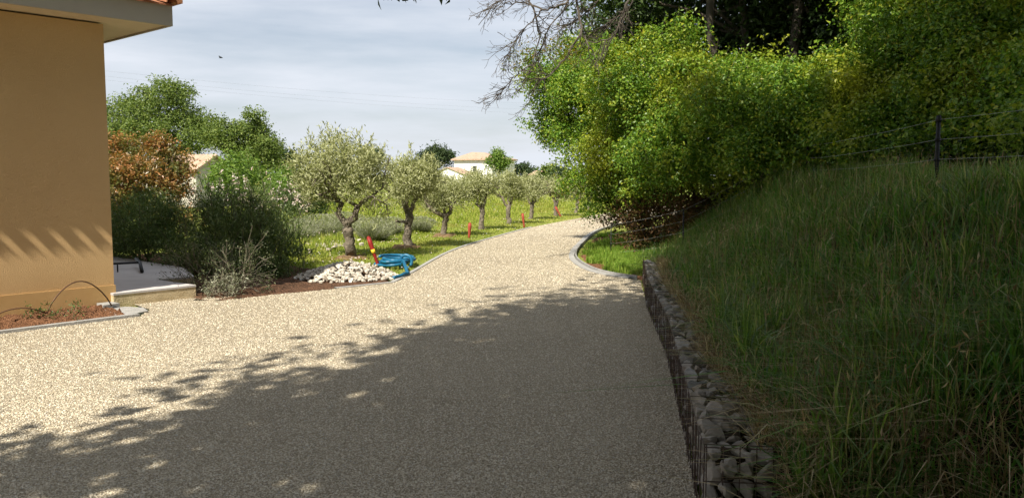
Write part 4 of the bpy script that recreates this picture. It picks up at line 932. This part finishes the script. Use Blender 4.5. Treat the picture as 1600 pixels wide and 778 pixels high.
w_ = MB(); p0_, p1_ = at(897, 323, 60), at(968, 312, 62); w_.add([[p0_[0], 60, -.3], [p1_[0], 62, -.3], [p1_[0], 62, -.1 + .35], [p0_[0], 60, -.75 + .35], [p0_[0], 60.3, -.3], [p1_[0], 62.3, -.3], [p1_[0], 62.3, .25], [p0_[0], 60.3, -.4]], [[0, 1, 2, 3], [3, 2, 6, 7], [1, 5, 6, 2], [5, 4, 7, 6]]); w_.build('wall', M['white_wall'], lw)

# power cables and a bird far up
for k, (y0_, y1_, lab) in enumerate([(104, 150, 'topmost thin overhead cable crossing the sky behind the house'), (112, 160, 'middle thin overhead cable crossing the sky behind the house'), (118, 166, 'lowest thin overhead cable crossing the sky behind the house')]):
    a_ = at(-60, y0_ - 18, 70); b_ = at(1050, y1_ + 14, 130); t_ = np.linspace(0, 1, 24)[:, None]; P = a_ * (1 - t_) + b_ * t_; P[:, 2] -= (1.3 * 4 * t_ * (1 - t_))[:, 0]
    tag(MB().tube(P, .004, 4).build('overhead_cable', M['wire']), lab, 'cable', 'overhead cables')
p = at(345, 91, 22); bird = thing('bird', p, 'tiny dark bird flying high in the open sky above the oaks', 'bird')
MB().tube(p + np.array([[-.05, 0, 0], [-.025, 0, .008], [0, 0, .01], [.03, 0, .004], [.055, 0, 0]]), [.003, .014, .018, .012, .003], 8).build('body', M['post'], bird, True)
for s_ in (1, -1):
    MB().add([p + [.02, 0, .012], p + [-.02, 0, .012], p + [-.035, s_ * .07, .04], p + [-.005, s_ * .075, .045], p + [.02, 0, .006], p + [-.02, 0, .006], p + [-.035, s_ * .07, .036], p + [-.005, s_ * .075, .041]], [[0, 1, 2, 3], [7, 6, 5, 4], [0, 4, 5, 1], [1, 5, 6, 2], [2, 6, 7, 3], [3, 7, 4, 0]]).build('wing', M['post'], bird)

# ------------------------------------------------------------------ overgrown hedge on the right
def bz(x, y): return float(max(bank_z(x, y), 0))
def hedge(lab, rows, n, seed, mat='hedge_leaf', ls=.064, asp=.68, base=None, stems=8, cs=.105, shell=.42, lower=.75, name='hedge_shrub', sr=.03, knobs=7, shoots=90):
    L = px_lobes(rows); A = np.array(L); bx_, by_ = A[:, 0].mean(), A[:, 1].mean() + .3
    if base is None: base = (bx_, by_, bz(bx_, by_))
    return shrub(name, lab, 'shrub', L, n, ls, asp, M[mat], seed, base=base, stems=stems, cs=cs, shell=shell, lower=lower, group='overgrown hedge shrubs behind the fence', sr=sr, lump=.16, knobs=knobs, shoots=shoots, shoot=(.2, .55))
hedge('leafy green hedge shrub overhanging the bend of the gravel drive', [(900, 185, 19, 1.05), (945, 235, 18, 1.15), (868, 215, 19.6, .62), (890, 120, 19.3, .95), (960, 150, 18.6, 1.4), (930, 285, 17.6, .65), (985, 270, 17.2, .95), (955, 100, 19, .9), (965, 310, 17.3, .42), (848, 190, 19.6, .45)], 68250, 401, base=(3.1, 17.8, .15))
hedge('sunlit yellow green hedge shrub behind the lowest fence wires', [(1040, 190, 16.4, 1.25), (1010, 130, 17.2, 1.15), (1075, 130, 16.4, 1.3), (1050, 265, 15.6, .85), (1100, 215, 15.4, 1.1), (1060, 105, 17, .6), (1120, 285, 15.0, .7), (1020, 300, 16.2, .5)], 61425, 402, base=(3.9, 16, .6))
hedge('sunlit hedge shrub below the two bare tree trunks', [(1160, 185, 14.6, 1.05), (1200, 150, 15, .95), (1170, 245, 14.2, .85), (1240, 190, 14.2, .95), (1235, 245, 13.7, .75), (1270, 140, 14.6, .75), (1130, 140, 15.6, .8)], 54600, 403)
hedge('deep green hedge shrub behind the second fence post from the drive', [(1310, 165, 13.4, .95), (1360, 100, 13.8, .9), (1330, 220, 12.6, .85), (1390, 160, 12.8, 1.05), (1400, 235, 12.0, .75), (1420, 80, 13.4, 1.05), (1290, 250, 13.2, .6)], 54600, 404)
hedge('dark shaded hedge shrub behind the thick fence post at the bank top', [(1460, 150, 12, 1.05), (1490, 60, 12.6, 1.2), (1530, 170, 11.2, 1.0), (1480, 230, 11.4, .75), (1560, 90, 11.8, 1.2), (1420, 10, 13.5, 1.0)], 50050, 405)
hedge('nearest dark hedge shrub at the right beyond the fence wires', [(1610, 170, 10.4, 1.05), (1650, 80, 10.6, 1.3), (1570, 220, 10.6, .7), (1620, 20, 11.2, 1.2), (1690, 180, 9.6, 1.1)], 36400, 406)
# dead leaves and dry stems under the overhang
hedge('brown dry leaved undergrowth beneath the overhanging hedge shrub', [(1000, 335, 17.2, .6), (1040, 340, 16.4, .65), (1085, 335, 15.6, .6), (1010, 375, 16.8, .42), (1060, 380, 15.8, .4), (975, 345, 18.4, .5)], 9500, 407, 'dry_leaf', .07, .5, base=(3.0, 17, .1), name='undergrowth_shrub', cs=.14, shell=.9)
hedge('leafy undergrowth coloured dark for hedge shade behind the middle of the fence', [(1140, 320, 14.8, .5), (1190, 300, 14.4, .55), (1250, 290, 14, .5), (1310, 275, 13.2, .5), (1380, 270, 12.4, .5), (1440, 262, 11.6, .5), (1500, 258, 11, .5), (1560, 255, 10.4, .5), (1630, 250, 9.8, .55), (1215, 280, 14.3, .4), (1106, 228, 16.8, .8), (1120, 262, 16.2, .6), (1090, 200, 17.4, .8)], 34000, 408, 'dark_leaf', .07, .4, name='undergrowth_shrub', cs=.14, shell=.9)  # dark leaf colour stands in for deep shade under the hedge
# trees behind the hedge; high front lobes added to shade the crowns behind
rng = rng_of(420)
def big_tree(lab, px_, Yd, tops, n, seed, rad, leanx=0.0):
    p = at(px_, 60, Yd); b = (p[0] - leanx, Yd, bz(p[0], Yd)); o = thing('hedge_tree', b, lab, 'tree', 'trees standing behind the hedge'); r_ = rng_of(seed)
    t_ = MB(); mid = [p[0], Yd, p[2]]; top = [p[0] + leanx * .8, Yd + .2, p[2] + 2.2]
    P = np.vstack([wiggle([b[0], b[1], b[2] - .3], mid, 6, .05, r_), wiggle(mid, top, 4, .05, r_)[1:]]); t_.tube(P, np.linspace(rad * 1.3, rad * .7, len(P)), 10)
    for l_ in tops: t_.tube(wiggle(P[-2 - r_.integers(3)], l_[:3], 6, .08, r_), np.linspace(rad * .5, rad * .12, 6), 6)
    t_.build('trunk', M['bark'], o, True); g = MB(); Pp, Nn, _ = cloud(r_, tops, n, 14, .6, .24, .3, .9, .9); leaves(g, Pp, Nn, .13, .075, r_); g.build('crown', M['dark_leaf'], o)  # crown leaf colour kept dark to stand in for shade
def T3(rows): return [(x_, y_, z_, q_, q_, q_ * .8) for x_, y_, z_, q_ in rows]
big_tree('grey trunked tree rising left behind the sunlit hedge', 1165, 18.2, T3([(3.2, 18.5, 6.6, 1.3), (4.6, 18, 7.0, 1.5), (5.6, 18.6, 5.6, 1.3), (4.2, 19.6, 5.2, 1.3), (3.0, 20, 4.6, 1.1), (5.0, 19.6, 4.0, 1.3), (3.6, 15.6, 7.6, 1.5), (5.0, 15.4, 7.6, 1.6), (4.2, 20.5, 3.2, 1.6), (2.4, 18.4, 5.6, .9), tuple(at(960, 45, 20.8)) + (1.0,), tuple(at(1030, 40, 20.4)) + (1.3,), tuple(at(1000, 70, 20.6)) + (1.1,)]), 38000, 421, .10, -.25)
big_tree('leaning pale trunked tree in the dark gap above the hedge', 1242, 17.4, T3([(6.4, 17.6, 7.2, 1.5), (7.2, 18.2, 5.8, 1.4), (6.0, 18.8, 4.6, 1.3), (7.4, 17.4, 4.6, 1.3), (6.6, 19, 3.4, 1.5), (6.4, 15.0, 7.5, 1.6), (5.8, 19.4, 5.0, 1.6), (6.8, 19.2, 5.4, 1.6)]), 34000, 422, .11, .25)
big_tree('dark leafy tree behind the deep green hedge shrub', 1380, 15.6, T3([(7.6, 16.4, 6.4, 1.5), (8.8, 16, 5.4, 1.5), (8.2, 17, 4.2, 1.4), (9.6, 15.4, 4.2, 1.4), (8.6, 16.4, 3.0, 1.3), (7.6, 14.2, 7.2, 1.5), (7.4, 17.6, 4.0, 1.4)]), 26000, 423, .14)
big_tree('tallest dark tree at the right end behind the hedge', 1540, 14.2, T3([(9.4, 13.6, 6.2, 1.6), (10.4, 13, 4.8, 1.6), (9.0, 14.6, 4.6, 1.5), (10.6, 12, 3.4, 1.4), (9.8, 13.6, 3.0, 1.3), (8.4, 12.8, 6.8, 1.4)]), 26000, 424, .15)

# dead tree with bare branches hanging over the drive
dead = thing('dead_tree', (4.6, 17.6, .8), 'leafless grey tree with drooping bare twigs above the hedge at the drive bend', 'tree')
rng = rng_of(431); YD = 14.6
t_ = MB(); t_.tube(wiggle([4.6, 17.6, .8], [3.9, 16.9, 6.2], 8, .06, rng), np.linspace(.12, .07, 8), 9)
crotch = np.array([3.9, 16.9, 6.1])
t_.build('trunk', M['dead_wood'], dead, True)
tw = MB()
def limb(pts, r0, r1, kids, ln, dr=.10, dep=2, sp=.5, back=0.0):
    P = np.array([at(x_, y_, YD + back + rng.normal() * .12) for x_, y_ in pts]); 
    s_ = np.linspace(0, 1, len(P)); q_ = np.linspace(0, 1, 4 * len(P)); Q = np.c_[[np.interp(q_, s_, P[:, i]) for i in range(3)]].T + rng.normal(size=(len(q_), 3)) * .012
    tw.tube(Q, np.linspace(r0, r1, len(Q)), 6)
    for _ in range(kids):
        i_ = rng.integers(len(Q) // 4, len(Q)); d_ = unit(Q[min(i_ + 1, len(Q) - 1)] - Q[max(i_ - 2, 0)]); d_ = unit(d_ + rng.normal(size=3) * sp + np.array([-.25, 0, -.15]))
        grow(tw, Q[i_], d_, ln * rng.uniform(.6, 1.2), .009, dep, rng, .5, (2, 4), dr * .4, .62, None, 4, 4, 0, .0032)
for pts, r0 in (([(1015, -70), (960, -60), (905, -50), (900, 0), (910, 51), (882, 92), (857, 122), (835, 123)], .032), ([(1015, -70), (930, -75), (850, -40), (826, 0), (836, 20), (842, 61), (831, 102)], .030), ([(1015, -70), (950, -40), (890, 0), (870, 11), (850, 14), (815, 4), (790, 5)], .026)):
    limb(pts, r0, .010, 14, .42)
limb([(1015, -70), (985, -20), (975, 20), (965, 50), (950, 62), (925, 68)], .028, .008, 12, .35)
limb([(826, -20), (800, -10), (775, 5), (755, 20)], .016, .005, 9, .32, .05)
limb([(831, 102), (812, 112), (796, 128), (780, 148)], .013, .004, 10, .28, .03, 2, .4)
limb([(850, 14), (825, 40), (808, 60), (795, 85)], .014, .004, 14, .30, .04, 2, .45)
limb([(890, 5), (860, 40), (845, 75), (840, 100)], .014, .004, 14, .30, .04, 2, .5, .4)
limb([(910, 51), (922, 75), (932, 95)], .014, .005, 5, .25)
limb([(960, -30), (930, 10), (905, 30), (880, 45)], .016, .005, 16, .34, .02, 2, .6, .5)
limb([(1000, -30), (985, 10), (960, 30), (940, 45)], .016, .005, 16, .34, .02, 2, .6, .8)
tw.build('branches', M['dead_wood'], dead)
tw2 = MB(); tw2.tube(np.array([crotch, at(1015, -70, YD)]), [.08, .035], 7); tw2.build('limb', M['dead_wood'], dead, True)
Pl, Nl, _ = cloud(rng, px_lobes([(825, 80, 14.9, .28), (870, 75, 15, .36), (800, 108, 14.7, .14), (895, 90, 15, .3)]), 900, 10, .9, .10); g = MB(); leaves(g, Pl, Nl, .055, .024, rng); g.build('foliage', M['yellow_leaf'], dead)

# ------------------------------------------------------------------ tall shade trees over and behind the camera
def ts(t__, s__, z): p = TR * t__ + RT * s__; return (p[0], p[1], z)
def shade_tree(lab, t0, s0, rows, n, seed, rad):
    """rows (t, s, z, r): places along and across the light"""
    lobes = [(*ts(a_, b_, z_), r_, r_, r_) for a_, b_, z_, r_ in rows]; b = ts(t0, s0, 0.0)
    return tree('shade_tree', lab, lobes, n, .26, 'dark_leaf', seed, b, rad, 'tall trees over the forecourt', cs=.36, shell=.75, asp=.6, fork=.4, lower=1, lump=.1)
shade_tree('tall leafy tree whose twigs hang into the top of the view', -3.4, -1.2,
           [(-3.2, -3.4, 6.6, 1.45), (-3.0, -3.4, 9.2, 1.5), (-3.4, -3.6, 11.8, 1.35), (-3, -4.75, 8.5, .7), (-2.6, -4.5, 10.4, .6), (-1.4, -4.7, 12.2, .65), (-3.2, -4.6, 6.4, .6), (-1.5, -4.4, 10.9, .5), (7, -2.5, 8.4, 1.5), (6, -3.2, 7.4, 1.2), (4.6, -3.8, 12.8, 1.0), (-3, -1.6, 6.0, 1.9), (-2.6, -1.4, 8.6, 2.1), (-3, -1.0, 11.4, 2.2), (-3, -2.9, 13.9, 1.3),
            (-1, -2.6, 6.4, 1.8), (1.2, -2.2, 6.6, 1.8), (3.4, -1.4, 6.9, 1.8), (2.4, -3.2, 7.6, 1.5), (0, -3.4, 8.4, 1.5), (5.2, -2.0, 7.2, 1.5), (3.4, -1.4, 11.2, 1.7), (1.6, -2.0, 9.6, 1.7), (1.5, -3.3, 12.2, 1.25), (2.4, -2.6, 12.6, 1.5), (4, -3.5, 11.2, 1.3), (4.4, -3.6, 12.3, 1.15), (4, -2, 12, 1.3), (4.4, -2.6, 9.4, 1.4), (-1.2, -3.7, 5.0, 1.0)], 25000, 501, .3)  # forward lobes added to block sky light above the shaded gravel
shade_tree('tall leafy tree standing over the right hand verge', -3, 1.6,
           [(-3, .8, 7.5, 2.2), (-3, 1.2, 10.5, 2.3), (-3, 1.0, 14.0, 2.3), (-3, 1, 17, 2.0), (-3.4, -1.0, 14.6, 1.9), (-3.4, -.4, 17.4, 1.6), (0, .6, 7.6, 2.2), (2.6, 1.4, 7.8, 2.2), (5, 1.0, 8.2, 2.0), (0, 3.4, 8.4, 2.3), (3, 4.0, 8.8, 2.3), (1, 1, 11, 2.4), (7, 1.6, 9.4, 1.6), (3.4, .6, 10.8, 1.9), (8, -.5, 8.6, 1.5), (8, 1.6, 8.6, 1.6), (5, -.2, 9, 1.9), (3.6, -.9, 11.2, 1.6)], 46000, 503, .3)  # lobes ahead of the camera added to cut sky light
shade_tree('tall leafy tree behind the grassy bank', -3, 4.8,
           [(-3, 3.4, 7, 2.2), (-3, 4.2, 10, 2.4), (-3, 3.6, 13.4, 2.4), (-3, 5.6, 8, 2.3), (-3, 6.2, 11.4, 2.4), (-3, 5.2, 15.4, 2.4), (-3, 7.6, 6.6, 2.3), (-3, 8.2, 9.6, 2.4), (-3, 3.2, 17.6, 2.2), (-3, 8, 13, 2.4), (-3, 10, 10, 2.4), (-3, 6.5, 17.4, 2.2), (1, 6.5, 9, 2.4), (4, 7, 9.5, 2.4), (1, 9.5, 8, 2.4), (3.2, 3.4, 10.2, 2.2), (3.2, 6.4, 10.2, 2.2), (3.2, 9, 10.2, 2.2)], 50000, 502, .3)
for k, (t0, s0, lab) in enumerate([(-10, -5, 'added broad tree blocking sky light far behind the forecourt on the house side'), (-11, 1, 'added broad tree blocking sky light in the middle behind the forecourt'), (-9, 8, 'added broad tree blocking sky light behind the bank grove'), (-8, 14, 'added broad tree blocking sky light farthest along the bank')]):
    shade_tree(lab, t0, s0, [(t0, s0, 4, 2.6), (t0, s0 - 2, 5.5, 2.6), (t0, s0 + 2, 5.5, 2.6), (t0, s0, 7.5, 2.6), (t0 - 1, s0 + 3, 8, 2.4)], 9000, 510 + k, .3)  # added unseen trees that block low sky light behind the camera

own = [o for o in C.objects if o.name.startswith('shade_tree')][0]
rng = rng_of(540); br = MB(); lf = MB()
b0 = np.array(own.location) + [.1, .3, 4.6]; e1 = at(640, -60, 4.2)
br.tube(wiggle(b0, at(660, -190, 3.2), 8, .05, rng), np.linspace(.05, .02, 8), 6); br.tube(wiggle(at(660, -190, 3.2), e1, 5, .02, rng), np.linspace(.02, .012, 5), 6)
for (x_, y_, k_) in ((590, -14, 8), (622, -8, 10), (648, -10, 8), (700, -8, 6), (560, -26, 7), (676, -24, 8)):
    e_ = at(x_, y_, 4.2 + rng.normal() * .1); Q = wiggle(e1, e_, 5, .012, rng); br.tube(Q, np.linspace(.007, .003, 5), 4)
    Pq = e_ + rng.normal(size=(k_, 3)) * np.array([.025, .03, .012]); leaves(lf, Pq, rng.normal(size=(k_, 3)), .05, .024, rng, along=np.tile([.3, 0, -.6], (k_, 1)))
br.build('branch', M['dead_wood'], own); lf.build('foliage', M['dark_leaf'], own)
